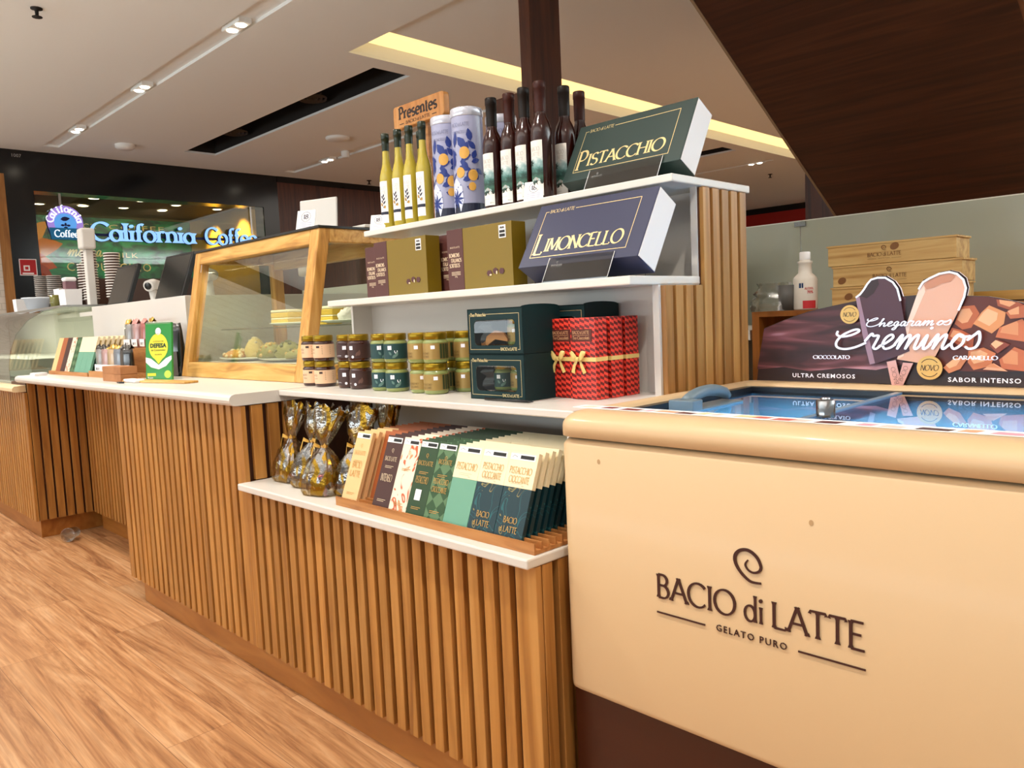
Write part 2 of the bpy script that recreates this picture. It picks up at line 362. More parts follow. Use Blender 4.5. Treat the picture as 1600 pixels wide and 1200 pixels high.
def spiral(w=.07):
    """the open swirl of the logo, unit height"""
    c = crom([(.41, .68), (.32, .52), (.41, .36), (.58, .305), (.75, .39), (.8, .545), (.70, .80), (.52, .955), (.34, 1.0), (.14, .93), (.01, .75), (.02, .5), (.18, .23), (.43, .02), (.61, -.01), (.8, .01)], 4)
    return strip(c, lambda dx, dy, t: w * (.5 + .7 * min(1, t * 2.2) - .6 * max(0, t - .75) * 3))
def logo(size, w=.07):
    """swirl and lettering, unit = cap height"""
    def fh(t, wd, dx, dy=0): return shift(fitw(t, wd, 1.0), dx, dy)
    g = fh(serif('BACIO', 1, .13, .075, .05), 3.53, 0) + fh(serif('di', 1, .12, .07, .03), .76, 3.83) + fh(serif('LATTE', 1, .13, .075, .05), 3.25, 4.92)
    g += shift([[(x * 1.28, y * 1.12) for x, y in p] for p in spiral(w * 1.2)], 3.52, 1.5)
    g += [rect(0, 2.2, -.60, -.54), rect(5.9, 8.2, -.60, -.54)]
    g += shift(fitw(bf('GELATO PURO', 1, sp=1.25), 2.8), 2.68, -.66)
    return [[(x * size, y * size) for x, y in p] for p in g]
# ================================================================ materials
OAK = wood('slat_oak', '#96602a', '#b27a3a', '#c48d4c', (26, 26, 1.6), .38, .18)
OAKP = wood('plinth_oak', '#94581f', '#a5672a', '#b57838', (2, 12, 12), .35, .05)
OAKV = wood('unit_oak', '#8c6030', '#a6743c', '#b7894e', (26, 26, 1.6), .4, .2)
PINE = wood('case_pine', '#b07a34', '#d6a254', '#e6ba70', (3, 30, 30), .4, .12)
PINEZ = wood('case_pine_upright', '#b07a34', '#d2994c', '#e2b066', (30, 30, 3), .4, .12)
CRATE = wood('crate_pine', '#a8793c', '#c9a060', '#dab777', (2.5, 30, 30), .55, .1)
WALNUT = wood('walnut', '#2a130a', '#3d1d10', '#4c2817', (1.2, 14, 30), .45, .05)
WALNUTV = wood('walnut_panel', '#3a1a0c', '#4e2512', '#5e3018', (18, 18, 1.2), .4, .08)
TRAYW = wood('tray_wood', '#9a5f2e', '#b5783f', '#c68b50', (4, 40, 40), .5, .05)
WHITE = mat('white_solid_surface', '#dcd6cd', .35, coat=.1)
WHITE2 = mat('white_panel', '#d4cfc8', .45)
CEIL = mat('ceiling_paint', '#eff3f2', .85)
BLACK = mat('black_cladding', '#08080a', .18)
DARK = mat('dark_recess', '#1c1815', .7)
CHROME = mat('chrome', '#9a9da1', .18, metal=1)
STEEL = mat('brushed_steel', '#b4b4b2', .32, metal=1)
PAPER = mat('white_paper', '#f2efee', .6)
INK = mat('black_ink', '#15120f', .5)
GOLDF = mat('gold_foil', '#f0d79a', .35, metal=.35)
CREAMF = mat('cream_enamel', '#d3b287', .42, coat=.08)
CREAMD = mat('brown_logo_ink', '#3c1a14', .4)
BROWNB = mat('dark_brown_panel', '#3b1406', .3)
RUBBER = mat('black_rubber', '#131518', .35)
LAMPW = mat('lamp_glow', '#fff1d8', .5, emit=14)
CLEAR = glass('clear_glass', '#f3f6f0', .05)
GREENG = glass('green_glass', '#e8ece7', .16)

# floor: oak boards running along the counter
def floor_mat():
    m, n, l, p = nt('oak_floor_boards')
    tc = n.new('ShaderNodeTexCoord'); mp = n.new('ShaderNodeMapping'); l.new(tc.outputs['Object'], mp.inputs[0])
    br = n.new('ShaderNodeTexBrick'); br.inputs['Scale'].default_value = 1.0; br.inputs['Brick Width'].default_value = 1.6; br.inputs['Row Height'].default_value = .19
    br.inputs['Mortar Size'].default_value = .0008; br.inputs['Mortar Smooth'].default_value = .3; br.offset = .37; br.offset_frequency = 2
    br.inputs['Color1'].default_value = (0, 0, 0, 1); br.inputs['Color2'].default_value = (1, 1, 1, 1); br.inputs['Mortar'].default_value = (.2, .2, .2, 1)
    l.new(mp.outputs[0], br.inputs['Vector'])
    g = n.new('ShaderNodeMapping'); g.inputs['Scale'].default_value = (.55, 6.5, 1); l.new(tc.outputs['Object'], g.inputs[0])
    off = n.new('ShaderNodeVectorMath'); off.operation = 'SCALE'; off.inputs[3].default_value = 9; l.new(br.outputs['Color'], off.inputs[0])
    ad = n.new('ShaderNodeVectorMath'); ad.operation = 'ADD'; l.new(g.outputs[0], ad.inputs[0]); l.new(off.outputs[0], ad.inputs[1])
    nz = n.new('ShaderNodeTexNoise'); nz.inputs['Scale'].default_value = 1.5; nz.inputs['Detail'].default_value = 9; nz.inputs['Roughness'].default_value = .68; nz.inputs['Distortion'].default_value = 2.4
    l.new(ad.outputs[0], nz.inputs['Vector'])
    r = ramp(n, [(.28, '#794a2a'), (.40, '#a47046'), (.5, '#bf8b5c'), (.6, '#cb9b6e'), (.74, '#d9af84')]); l.new(nz.outputs[0], r.inputs[0])
    f = n.new('ShaderNodeMapping'); f.inputs['Scale'].default_value = (3, 90, 1); l.new(tc.outputs['Object'], f.inputs[0])
    n2 = n.new('ShaderNodeTexNoise'); n2.inputs['Scale'].default_value = 1.2; n2.inputs['Detail'].default_value = 3; l.new(f.outputs[0], n2.inputs['Vector'])
    mx = n.new('ShaderNodeMix'); mx.data_type = 'RGBA'; mx.blend_type = 'MULTIPLY'; mx.inputs[0].default_value = .35
    r2 = ramp(n, [(.35, '#a08a78'), (.6, '#ffffff')]); l.new(n2.outputs[0], r2.inputs[0])
    l.new(r.outputs[0], mx.inputs[6]); l.new(r2.outputs[0], mx.inputs[7])
    hs = n.new('ShaderNodeHueSaturation'); mr = n.new('ShaderNodeMapRange'); mr.inputs[3].default_value = .9; mr.inputs[4].default_value = 1.06
    l.new(br.outputs['Color'], mr.inputs[0]); l.new(mr.outputs[0], hs.inputs['Value']); l.new(mx.outputs[2], hs.inputs['Color'])
    m2 = n.new('ShaderNodeMix'); m2.data_type = 'RGBA'; l.new(br.outputs['Fac'], m2.inputs[0]); l.new(hs.outputs[0], m2.inputs[6]); m2.inputs[7].default_value = srgb('#6b4326')
    l.new(m2.outputs[2], p.inputs['Base Color']); p.inputs['Roughness'].default_value = .42
    b = n.new('ShaderNodeBump'); b.inputs['Strength'].default_value = .08; b.inputs['Distance'].default_value = .003; l.new(nz.outputs[0], b.inputs['Height']); l.new(b.outputs[0], p.inputs['Normal'])
    return m

# ================================================================ the hall
ZC = 3.2
b = MB(); b.box(-14, 4.5, -6, 16, -.05, 0); struct('floor', b, floor_mat())
# ceiling with its recesses cut out
holes = [(-9.6, 3.5, -.70, -.60), (-9.6, -.5, 1.41, 1.57), (-9.6, -5.5, 4.25, 4.41), (-9.12, -5.36, 2.73, 3.10),
         (-5.17, 3.0, 2.37, 11.0), (-7.3, -5.35, 8.10, 8.45), (-7.6, -5.4, 9.50, 9.58)]
xs = sorted(set([-9.94, 4.5] + [h[0] for h in holes] + [h[1] for h in holes])); ys = sorted(set([-6, 15] + [h[2] for h in holes] + [h[3] for h in holes]))
b = MB()
for i in range(len(xs) - 1):
    for j in range(len(ys) - 1):
        cx, cyy = (xs[i] + xs[i + 1]) / 2, (ys[j] + ys[j + 1]) / 2
        if any(h[0] < cx < h[1] and h[2] < cyy < h[3] for h in holes): continue
        b.box(xs[i], xs[i + 1], ys[j], ys[j + 1], ZC, ZC + .022)
struct('ceiling', b, CEIL)
def channel(i, x0, x1, y0, y1, h, m, name):
    b = MB(); z = ZC + .0225
    b.box(x0 - .02, x1 + .02, y0 - .02, y1 + .02, ZC + h, ZC + h + .03)
    b.box(x0 - .02, x0, y0 - .02, y1 + .02, z, ZC + h); b.box(x1, x1 + .02, y0 - .02, y1 + .02, z, ZC + h)
    b.box(x0, x1, y0 - .02, y0, z, ZC + h); b.box(x0, x1, y1, y1 + .02, z, ZC + h)
    struct('trim_%d' % i, b, m)
for i, k in ((1, 0), (2, 1), (3, 2), (4, 6)): channel(i, *holes[k], .022, CEIL, 'track')
channel(5, *holes[3], .35, DARK, 'slot'); channel(6, *holes[5], .35, DARK, 'slot')
# cove: lit trough along the side of the raised panel
COVE = mat('cove_glow', '#ffe2a0', .6, emit=1.05)  # trough surfaces given their own glow in place of a hidden strip
b = MB(); b.box(-5.17, -4.72, 2.37, 11.0, ZC + .20, ZC + .23); b.box(-5.19, -5.17, 2.37, 11, ZC + .11, ZC + .23); struct('trim_7', b, COVE)
b = MB(); b.box(-5.20, -5.17, 2.35, 11.02, ZC + .0225, ZC + .11); b.box(-5.17, 3.0, 2.34, 2.37, ZC + .0225, ZC + .30); struct('trim_8', b, CEIL)
b = MB(); b.box(-4.71, 3.0, 2.37, 11.0, ZC + .03, ZC + .07); b.box(-4.71, -4.69, 2.37, 11, ZC + .07, ZC + .14); struct('trim_9', b, CEIL)
# ceiling lamps
def downlight(x, y, label, on=True):
    t = thing('ceiling_spotlight', label, 'ceiling light', (x, y, ZC + .040), 'twin spotlights in the ceiling channels')
    b = MB(); b.box(-.13, .13, -.045, .045, -.05, 0); part('housing', b, CEIL, t)
    for s in (-1, 1):
        b = MB(); b.lathe([(.0, -.056), (.034, -.056), (.036, -.05)], 14, c=(s * .065, 0)); part('lens', b, LAMPW, t)
    return t
for x, lb in ((-5.18, 'nearest twin spotlight in the long ceiling channel left of the cove'), (-6.93, 'middle twin spotlight in the long ceiling channel left of the cove'), (-8.68, 'farthest twin spotlight in the long ceiling channel, close to the coffee shop front')):
    downlight(x, 1.49, lb)
downlight(-8.66, 4.33, 'single lit spotlight in the channel behind the yellow bottles')
downlight(-5.66, 9.54, 'lit spotlight seen between the slatted unit and the dark wood soffit')
for x in (-8.68, -6.93, -5.18, -3.43, -1.68, .07, 1.82): downlight(x, -.65, 'twin spotlight in the ceiling channel above the customer aisle')
for x, tx in ((-8.68, -8.2), (-6.93, -6.6), (-5.18, -4.9), (-3.43, -3.2), (-1.68, -1.6), (.07, -.1)):
    spot('aisle_spot', (x, -.65, 3.13), (tx, -.40, 0.0), 115, 110, .6, .03, WARM)
for x in (-8.68, -6.93, -5.18): spot('channel_spot', (x, 1.49, 3.13), (x, 1.2, 0), 36, 110, .7, .05, WARM)
for x in (-3.2, -1.5): spot('channel_spot', (x, 1.49, 3.13), (x, .7, 0.6), 22, 95, .7, .05, (1, .92, .8))
spot('channel_spot', (-8.66, 4.33, 3.13), (-8.66, 4.3, 0), 40, 120, .6, .05, WARM)
def disc(name, x, y, r, h, label, cat, m=CEIL):
    b = MB(); b.lathe([(r, 0), (r, -h * .6), (r * .8, -h), (0, -h)], 18); o = part(name, b, m); o.location = (x, y, ZC); tag(o, label, cat); return o
disc('smoke_detector', -9.1, 2.08, .10, .05, 'round white smoke detector on the ceiling above the coffee shop front', 'smoke detector')
disc('smoke_detector', -7.57, 3.79, .13, .03, 'flat round white detector on the ceiling left of the wooden gift sign', 'smoke detector')
disc('motion_sensor', -8.13, 4.25, .05, .07, 'small white ceiling sensor between detector and lit channel', 'sensor')
def sprinkler(x, y, label):
    t = thing('fire_sprinkler', label, 'sprinkler', (x, y, ZC))
    b = MB(); b.lathe([(.035, 0), (.035, -.006), (.012, -.008), (.010, -.05), (.0, -.05)], 12); part('escutcheon', b, DARK, t)
    b = MB(); b.lathe([(0, -.05), (.03, -.052), (.03, -.056), (0, -.056)], 10); part('deflector', b, DARK, t)
sprinkler(-5.64, .40, 'dark fire sprinkler on the ceiling in the upper left corner')
sprinkler(-9.58, 5.58, 'small dark sprinkler on the ceiling just above the walnut wall')
sprinkler(-6.0, 10.64, 'dark sprinkler on the far ceiling beside the soffit edge')
for cx, lb in ((-6.6, 'round air vent inside the dark ceiling slot, nearer one'), (-8.2, 'round air vent inside the dark ceiling slot, farther one')):
    t = thing('air_diffuser', lb, 'vent', (cx, 2.91, ZC + .05))
    for k, r in enumerate((.05, .09, .13)):
        b = MB(); b.lathe([(r - .012, .02), (r, .0), (r + .006, .02)], 20); part('ring', b, mat('vent_grey', '#3a332c', .5), t)
    b = MB(); b.box(-.16, .16, -.006, .006, .02, .03); b.box(-.006, .006, -.16, .16, .02, .03); part('bracket', b, DARK, t)

# ---------------------------------------------------------------- coffee shop front (plane x = -9.94)
XF = -9.94
b = MB()
b.box(XF - .25, XF, 1.095, 1.37, 0, ZC); b.box(XF - .25, XF, 4.10, 4.32, 0, ZC); b.box(XF - .25, XF, 1.37, 4.10, 2.77, ZC); b.box(XF - .05, XF, 1.37, 4.10, 0, 1.05)
struct('wall_left', b, BLACK)
b = MB(); b.box(XF - .2, XF + .02, 1.0, 1.095, 0, 2.93); struct('trim_10', b, wood('door_trim', '#8a5a28', '#a06c34', '#b58044', (20, 20, 1.5), .4))
def brickmat():
    m, n, l, p = nt('white_brick_tiles')
    tc = n.new('ShaderNodeTexCoord'); sp = n.new('ShaderNodeSeparateXYZ'); cb = n.new('ShaderNodeCombineXYZ'); l.new(tc.outputs['Object'], sp.inputs[0]); l.new(sp.outputs[1], cb.inputs[0]); l.new(sp.outputs[2], cb.inputs[1])
    br = n.new('ShaderNodeTexBrick'); br.inputs['Scale'].default_value = 1; br.inputs['Brick Width'].default_value = .24; br.inputs['Row Height'].default_value = .07; br.inputs['Mortar Size'].default_value = .004
    br.inputs['Color1'].default_value = srgb('#d9d0c4'); br.inputs['Color2'].default_value = srgb('#e2dacf'); br.inputs['Mortar'].default_value = srgb('#c6bdb0'); l.new(cb.outputs[0], br.inputs[0])
    l.new(br.outputs[0], p.inputs['Base Color']); p.inputs['Roughness'].default_value = .6; return m
b = MB(); b.box(XF - .2, XF, -6, 1.0, 0, 2.93); struct('wall_left_front', b, brickmat())
b = MB(); b.box(XF - .2, XF, -6, 1.095, 2.93, ZC); struct('trim_11', b, BLACK)
b = MB(); b.box(XF - .2, XF, 4.32, 15, 0, 3.12); struct('wall_left_back', b, WALNUTV)
b = MB(); b.box(XF - .2, XF + .01, 4.32, 15, 3.12, ZC); struct('trim_12', b, BLACK)
def mural():
    m, n, l, p = nt('green_mural')
    tc = n.new('ShaderNodeTexCoord'); mp = n.new('ShaderNodeMapping'); mp.inputs['Scale'].default_value = (1, 1.2, 2.6); l.new(tc.outputs['Object'], mp.inputs[0])
    nz = n.new('ShaderNodeTexNoise'); nz.inputs['Scale'].default_value = 2.6; nz.inputs['Detail'].default_value = 6; nz.inputs['Distortion'].default_value = 1.2; l.new(mp.outputs[0], nz.inputs[0])
    r = ramp(n, [(.3, '#03222c'), (.44, '#06514a'), (.54, '#0a7a58'), (.66, '#0c9a68'), (.8, '#27aa98')]); l.new(nz.outputs[0], r.inputs[0]); l.new(r.outputs[0], p.inputs['Base Color']); p.inputs['Roughness'].default_value = .5
    return m
b = MB(); b.box(-12.6, -12.5, 1.2, 4.3, 1.98, 2.86); struct('wall_shop_back', b, mural())
b = MB(); b.box(-12.6, -12.5, 1.2, 4.3, 0, 1.98); struct('wall_shop_back_lower', b, mat('shop_dark_red', '#3a0b0c', .5))
b = MB(); b.box(-12.6, XF - .25, 4.16, 4.26, 0, 2.86); struct('wall_shop_right', b, mat('gold_stucco', '#c99a34', .4, metal=.15, bump=.6, bscale=12))
b = MB(); b.box(-12.6, XF - .25, 1.1, 1.2, 0, 2.86); struct('wall_shop_left', b, DARK)
b = MB(); b.box(-12.6, XF - .25, 1.1, 4.3, 2.86, 2.92); struct('ceiling_shop', b, mat('shop_ceiling', '#4a4034', .7))
b = MB(); b.box(XF - .015, XF - .005, 1.38, 4.09, 1.05, 2.765); o = struct('window_1', b, glass('shop_glass', '#f2f4ee', .04))
lampM = mat('shop_lamp', '#fff0cf', .5, emit=9)
lamps = [(-11.43, 1.79), (-10.42, 1.79), (-11.37, 2.29), (-10.70, 2.22), (-10.40, 2.28), (-11.33, 2.78), (-10.65, 2.77), (-10.42, 2.79), (-11.36, 3.30), (-10.81, 3.28), (-10.40, 3.29), (-10.92, 3.90), (-10.42, 3.88)]
for k, (x, y) in enumerate(lamps):
    t = thing('recessed_downlight', 'small lit downlight in the coffee shop ceiling, row %s from the left' % ['one', 'two', 'three', 'four', 'five'][int((y - 1.6) / .5)] + ', ' + ('by the glass' if x > -10.5 else 'mid ceiling' if x > -11 else 'near the mural'), 'ceiling light', (x, y, 2.86), 'downlights in the coffee shop')
    b = MB(); b.lathe([(.075, 0), (.075, -.008), (.06, -.012)], 16); part('trim_ring', b, WHITE2, t)
    b = MB(); b.lathe([(.06, -.010), (0, -.010)], 16); part('lens', b, lampM, t)
for y in (2.2, 3.3): spot('shop_spot', (-11.2, y, 2.8), (-12.45, y, 2.1), 45, 120, .8, .1, (1, .85, .6))
spot('shop_spot', (-11.6, 3.85, 2.83), (-11.6, 4.2, 2.2), 130, 80, .7, .05, (1, .8, .45)); spot('shop_spot', (-10.7, 3.85, 2.83), (-10.7, 4.2, 2.2), 130, 80, .7, .05, (1, .8, .45))
# mural writing and painted leaf: flat paint on the wall, seen from +x (left to right = +y)
chalk = mat('chalk_paint', '#d8cf9a', .7)
mw = fr((-12.496, 0, 0), (0, 1, 0), (0, 0, 1))
t = thing('wall_menu_lettering', 'chalky drink names painted on the green mural inside the coffee shop', 'lettering', (0, 0, 0))
for word, y0, y1, z0, h in (('CAPPUCCINO', 2.344, 3.51, 2.085, .12), ('MILK', 2.98, 3.33, 2.29, .07), ('ROCK', 2.40, 2.78, 2.70, .07), ('COFFEE', 2.95, 3.75, 2.70, .07)):
    b = MB(); b.polys(shift(fitw(bf(word, 1, sp=1.2), y1 - y0, h), y0, z0), mw); part('painted_word', b, chalk, t)
b = MB(); b.polys(shift(script('mocha', .09, .16), 2.36, 2.30), mw); part('painted_word', b, chalk, t)
t = thing('painted_flower', 'large orange flower painted at the left end of the green mural', 'wall painting')
for k, (cx, cz, L, W, r, c) in enumerate([(1.78, 2.36, .55, .26, .2, '#c8742c'), (1.75, 2.30, .50, .24, -.35, '#b84c1e'), (1.80, 2.45, .48, .22, .75, '#d89a48'), (1.9, 2.2, .36, .16, -.75, '#9c3418')]):
    b = MB(); b.face([(-12.495 + k * .001, u, v) for u, v in leaf2(cx, cz, L, W, r)]); part('petal', b, mat('petal_%s' % c[1:], c, .6), t)
# illuminated sign
BLUE = mat('sign_letter_glow', '#8ec5ff', .4, emit=1.0); NAVY = mat('sign_side_navy', '#0d1c5c', .4)
sg = thing('shop_sign', 'lit blue coffee shop lettering hanging in the shop window', 'sign', (0, 0, 0))
TX = fr((XF + .055, 0, 0), (0, 1, 0), (0, 0, 1))
for word, y0, y1 in (('California', 1.891, 3.135), ('Coffee', 3.235, 3.955)):
    ps = shift(fitw(serif(word, 1, .20, .09, .10, gap=.045), y1 - y0, .232), y0, 2.232)
    b = MB(); b.polys(ps, TX); part('sign_letters', b, BLUE, sg, fixn=False)
    b = MB()
    for p in ps: b.prism([(x, z) for x, z in p], fr((XF + .05, 0, 0), (0, 1, 0), (0, 0, 1), (-1, 0, 0)), .04)
    part('letter_returns', b, NAVY, sg)
for y, z0 in ((1.62, 2.63), (3.90, 2.4)):
    b = MB(); b.box(XF + .005, XF + .013, y - .012, y + .012, z0, 2.76); part('hanger_rod', b, STEEL, sg)
b = MB(); b.box(XF + .0, XF + .012, 1.9, 3.95, 2.30, 2.33); part('mounting_rail', b, NAVY, sg)
lg = thing('round_shop_sign', 'round lit coffee emblem with a banner left of the blue lettering', 'sign', (XF + .05, 1.645, 2.43))
def yz(o): return fr((o, 0, 0), (0, 1, 0), (0, 0, 1), (-1, 0, 0))
b = MB(); b.prism(arc(0, 0, .185, .19, -20, 200, 22) + [(-.16, -.12), (.16, -.12)], yz(.0), .05, 0, 1); part('emblem_disc', b, [mat('emblem_lilac', '#a58be0', .4, emit=.55), NAVY], lg)
b = MB(); b.face([(.002, u, v) for u, v in ell(0, -.01, .115, .115, 22)]); part('emblem_centre', b, mat('emblem_blue', '#5aa2ee', .4, emit=.7), lg)
b = MB(); b.prism([(-.17, -.06), (.17, -.06), (.155, -.19), (-.155, -.19)], yz(.006), .03, 0, 1); part('banner', b, [mat('banner_teal', '#0f5d84', .4, emit=.5), NAVY], lg)
b = MB(); b.polys(shift(fitw(serif('Coffee', 1, .2, .1, .1), .25, .085), -.125, -.165), yz(.009)); part('banner_lettering', b, mat('sign_white', '#eaf6ff', .4, emit=1), lg)
b = MB()
for k, ch in enumerate('California'):
    a = radians(168 - k * 17.3); ct = (.15 * cos(a), .15 * sin(a)); r = a - pi / 2
    for p in serif(ch, .075, .2, .1, .06, 'C'): b.face([(.004, ct[0] + (x) * cos(r) - (y - .03) * sin(r), ct[1] + x * sin(r) + (y - .03) * cos(r)) for x, y in p])
part('rim_lettering', b, mat('sign_white', '#eaf6ff'), lg)
b = MB(); b.polys([leaf2(-.05, .035, .10, .05, .15), ell(-.03, -.03, .02, .012), ell(.03, -.03, .02, .012), ell(0, -.055, .02, .012), ell(0, -.02, .012, .02)], fr((.004, 0, 0), (0, 1, 0), (0, 0, 1))); part('emblem_beans', b, NAVY, lg)
es = thing('fire_safety_sign', 'small red square safety sign on the black pillar', 'sign', (XF + .002, 1.245, 1.93))
b = MB(); b.box(0, .006, -.085, .085, -.09, .09); part('plate', b, mat('safety_red', '#b3141c', .4), es)
b = MB(); b.polys(frame2(-.085, .085, -.09, .09, .008) + frame2(-.045, .015, -.04, .02, .014) + [rect(-.06, .05, -.075, -.06)], fr((.007, 0, 0), (0, 1, 0), (0, 0, 1))); part('symbol', b, PAPER, es)
o = MB(); o.polys(fitw(bf('1007', 1), .09), fr((XF + .003, 1.19, 3.12), (0, 1, 0), (0, 0, 1))); tag(part('unit_number', o, mat('grey_print', '#9a9a98', .5)), 'tiny pale unit number printed on the black fascia at the far left', 'lettering')
# coffee shop counter inside
sc = thing('shop_counter', 'dark counter just inside the coffee shop window', 'counter', (0, 0, 0))
b = MB(); b.box(-11.2, -10.5, 1.5, 4.0, 0, 1.25); part('counter_front', b, DARK, sc)
b = MB(); b.box(-11.25, -10.45, 1.45, 4.05, 1.25, 1.3); part('counter_top', b, BLACK, sc)

# ---------------------------------------------------------------- far end of the hall
b = MB(); b.box(-14, 4.5, 14.6, 14.8, 0, 2.78); struct('wall_far', b, WHITE2)
b = MB(); b.box(-14, 4.5, 14.5, 14.7, 2.60, 3.08); struct('trim_13', b, mat('red_fascia', '#a31708', .35))
b = MB(); b.box(-14, 4.5, 14.5, 14.7, 3.08, ZC); struct('trim_14', b, BLACK)
# ---------------------------------------------------------------- escalator boxed in dark wood, pillars
def esc(y): return 2.6 - .577 * (y - 2.221)
b = MB(); y0, y1 = 1.19, 4.45
b.hexa([(-2.09, y0, esc(y0)), (-.865, y0, esc(y0)), (-.865, y1, esc(y1)), (-2.09, y1, esc(y1)), (-2.09, y0, esc(y0) + .5), (-.865, y0, esc(y0) + .5), (-.865, y1, esc(y1) + .5), (-2.09, y1, esc(y1) + .5)])
et = thing('escalator', 'dark walnut clad underside of an escalator crossing the upper right', 'escalator')
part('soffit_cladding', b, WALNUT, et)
b = MB()
for x0, x1 in ((-2.094, -2.08), ):
    b.hexa([(x0, y0, esc(y0) - .004), (x1, y0, esc(y0) - .004), (x1, y1, esc(y1) - .004), (x0, y1, esc(y1) - .004), (x0, y0, esc(y0) + .01), (x1, y0, esc(y0) + .01), (x1, y1, esc(y1) + .01), (x0, y1, esc(y1) + .01)])
part('edge_highlight', b, mat('edge_highlight_tan', '#8a7258', .4), et)  # lighter strip paints the thin bright highlight along the soffit's left edge
b = MB(); x0, x1 = -.865, -.845
b.hexa([(x0, y0, esc(y0)), (x1, y0, esc(y0)), (x1, y1, esc(y1)), (x0, y1, esc(y1)), (x0, y0, esc(y0) + .55), (x1, y0, esc(y0) + .55), (x1, y1, esc(y1) + .55), (x0, y1, esc(y1) + .55)])
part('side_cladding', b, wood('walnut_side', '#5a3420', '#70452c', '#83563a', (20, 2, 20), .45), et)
b = MB(); b.box(-2.60, -1.4, 4.5, 4.75, 0, ZC); struct('trim_15', b, WALNUTV)
b = MB(); b.box(-3.49, -3.44, 2.5, 2.53, 0, 3.29); b.box(-3.44, -3.40, 2.5, 2.78, 0, 3.29); b.box(-3.49, -3.44, 2.53, 2.78, 0, 3.29); struct('trim_16', b, WALNUTV, .004)
b = MB(); b.box(-3.80, -3.49, 2.56, 2.7, 0, 2.57); struct('trim_17', b, WALNUTV)
# ================================================================ the kiosk: counters, shelving
def slat(mb, x0, x1, yf, yb, z0, z1, ax='x', ch=.0012, m=0):
    """one upright batten with eased front edges; ax = axis it is spaced along, yf front coordinate, yb back"""
    s = 1 if yb > yf else -1
    pr = [(x0, yb), (x1, yb), (x1, yf + s * ch), (x1 - ch, yf), (x0 + ch, yf), (x0, yf + s * ch)]
    f = (lambda u, v, t: (u, v, z0 + t)) if ax == 'x' else (lambda u, v, t: (v, u, z0 + t))
    mb.prism(pr, f, z1 - z0, m)
def slats(mb, a0, a1, yf, yb, z0, z1, pitch, wd, ax='x', corner=(0, 0), m=0):
    if corner[0]: slat(mb, a0, a0 + corner[0], yf, yb, z0, z1, ax, m=m); a0 += corner[0] + (pitch - wd)
    if corner[1]: slat(mb, a1 - corner[1], a1, yf, yb, z0, z1, ax, m=m); a1 -= corner[1] + (pitch - wd)
    n = max(1, round((a1 - a0 + pitch - wd) / pitch)); p = (a1 - a0 + pitch - wd) / n
    for i in range(n): slat(mb, a0 + i * p, a0 + i * p + p - (pitch - wd), yf, yb, z0, z1, ax, m=m)
BACK = wood('slat_backing', '#3a1a08', '#47220c', '#522a10', (10, 10, 2), .5)
PIT, WID, DEP = .052, .034, .016
# --- main counter (left part full height, right part under the display shelves)
mc = thing('service_counter', 'long counter base clad in upright oak slats in front of the camera', 'counter', (0, 0, 0))
b = MB(); slats(b, -3.55, -2.39, 0, DEP, .107, .903, PIT, WID, corner=(.05, .058)); slats(b, -2.39, -1.103, 0, DEP, .107, .634, PIT, WID, corner=(0, .062))
slats(b, DEP + .02, .19, -2.39, -2.39 - DEP, .66, .903, PIT, WID, 'y'); slats(b, .02, .3, -1.103, -1.12, .107, .634, PIT, WID, 'y')
part('slat_cladding', b, OAK, mc)
b = MB(); b.box(-3.545, -2.41, DEP, .8, .107, .903); b.box(-2.41, -1.12, DEP, .60, .107, .634); part('carcass', b, BACK, mc)
b = MB(); b.box(-3.49, -1.115, .03, .75, 0, .107); part('plinth', b, OAKP, mc, .002)
# recess wall between the two counters
rc = thing('recessed_counter', 'slatted counter wall set back in the dark niche under the overhanging worktop', 'counter', (0, 0, 0))
b = MB(); slats(b, -5.04, -3.56, .30, .317, .107, .903, .050, .032); part('slat_cladding', b, OAK, rc)
b = MB(); b.box(-5.05, -3.56, .317, .8, .107, .903); part('carcass', b, BACK, rc)
b = MB(); b.box(-5.04, -3.56, .34, .8, 0, .107); part('plinth', b, OAKP, rc)
# far gelato counter
gc = thing('gelato_counter', 'farther slatted counter at the left edge carrying the curved glass cabinet', 'counter', (0, 0, 0))
b = MB(); slats(b, -8.6, -5.06, 0, DEP, .107, .845, PIT, WID, corner=(0, .05)); slats(b, .02, .30, -5.06, -5.06 - DEP, .107, .903, .049, .038, 'y', corner=(0, 0)); part('slat_cladding', b, OAK, gc)
b = MB(); b.box(-8.6, -5.08, DEP, .8, .107, .845); b.box(-5.4, -5.08, DEP, .8, .845, .903); part('carcass', b, BACK, gc)
b = MB(); b.box(-8.6, -5.10, .03, .8, 0, .107); part('plinth', b, OAKP, gc, .002)
b = MB(); b.prism([(-.04, .85), (-.052, .857), (-.052, .873), (-.04, .885), (.06, .885), (.06, .85)], lambda u, v, t: (-8.6 + t, u, v), 3.52); part('bumper_rail', b, mat('cream_rail', '#e6cfa4', .4), gc)
b = MB(); b.box(-8.6, -5.42, .02, .8, .886, .90); part('cabinet_sill', b, mat('grey_sill', '#8e9388', .3), gc)
# --- worktop of the left counter
wt = MB()
n = 6; pr = [(.42, .906), (.42, .944)] + [(-.018 - .019 * sin(radians(180 * i / n)) * 1.0, .925 + .019 * cos(radians(180 * i / n))) for i in range(n + 1)]
wt.prism(pr, lambda u, v, t: (-5.07 + t, u, v), 5.07 - 2.387)
wt.box(-5.07, -2.387, .42, .86, .906, .944)
tag(part('worktop', wt, WHITE), 'white solid worktop with rounded edge on the left counter', 'worktop')
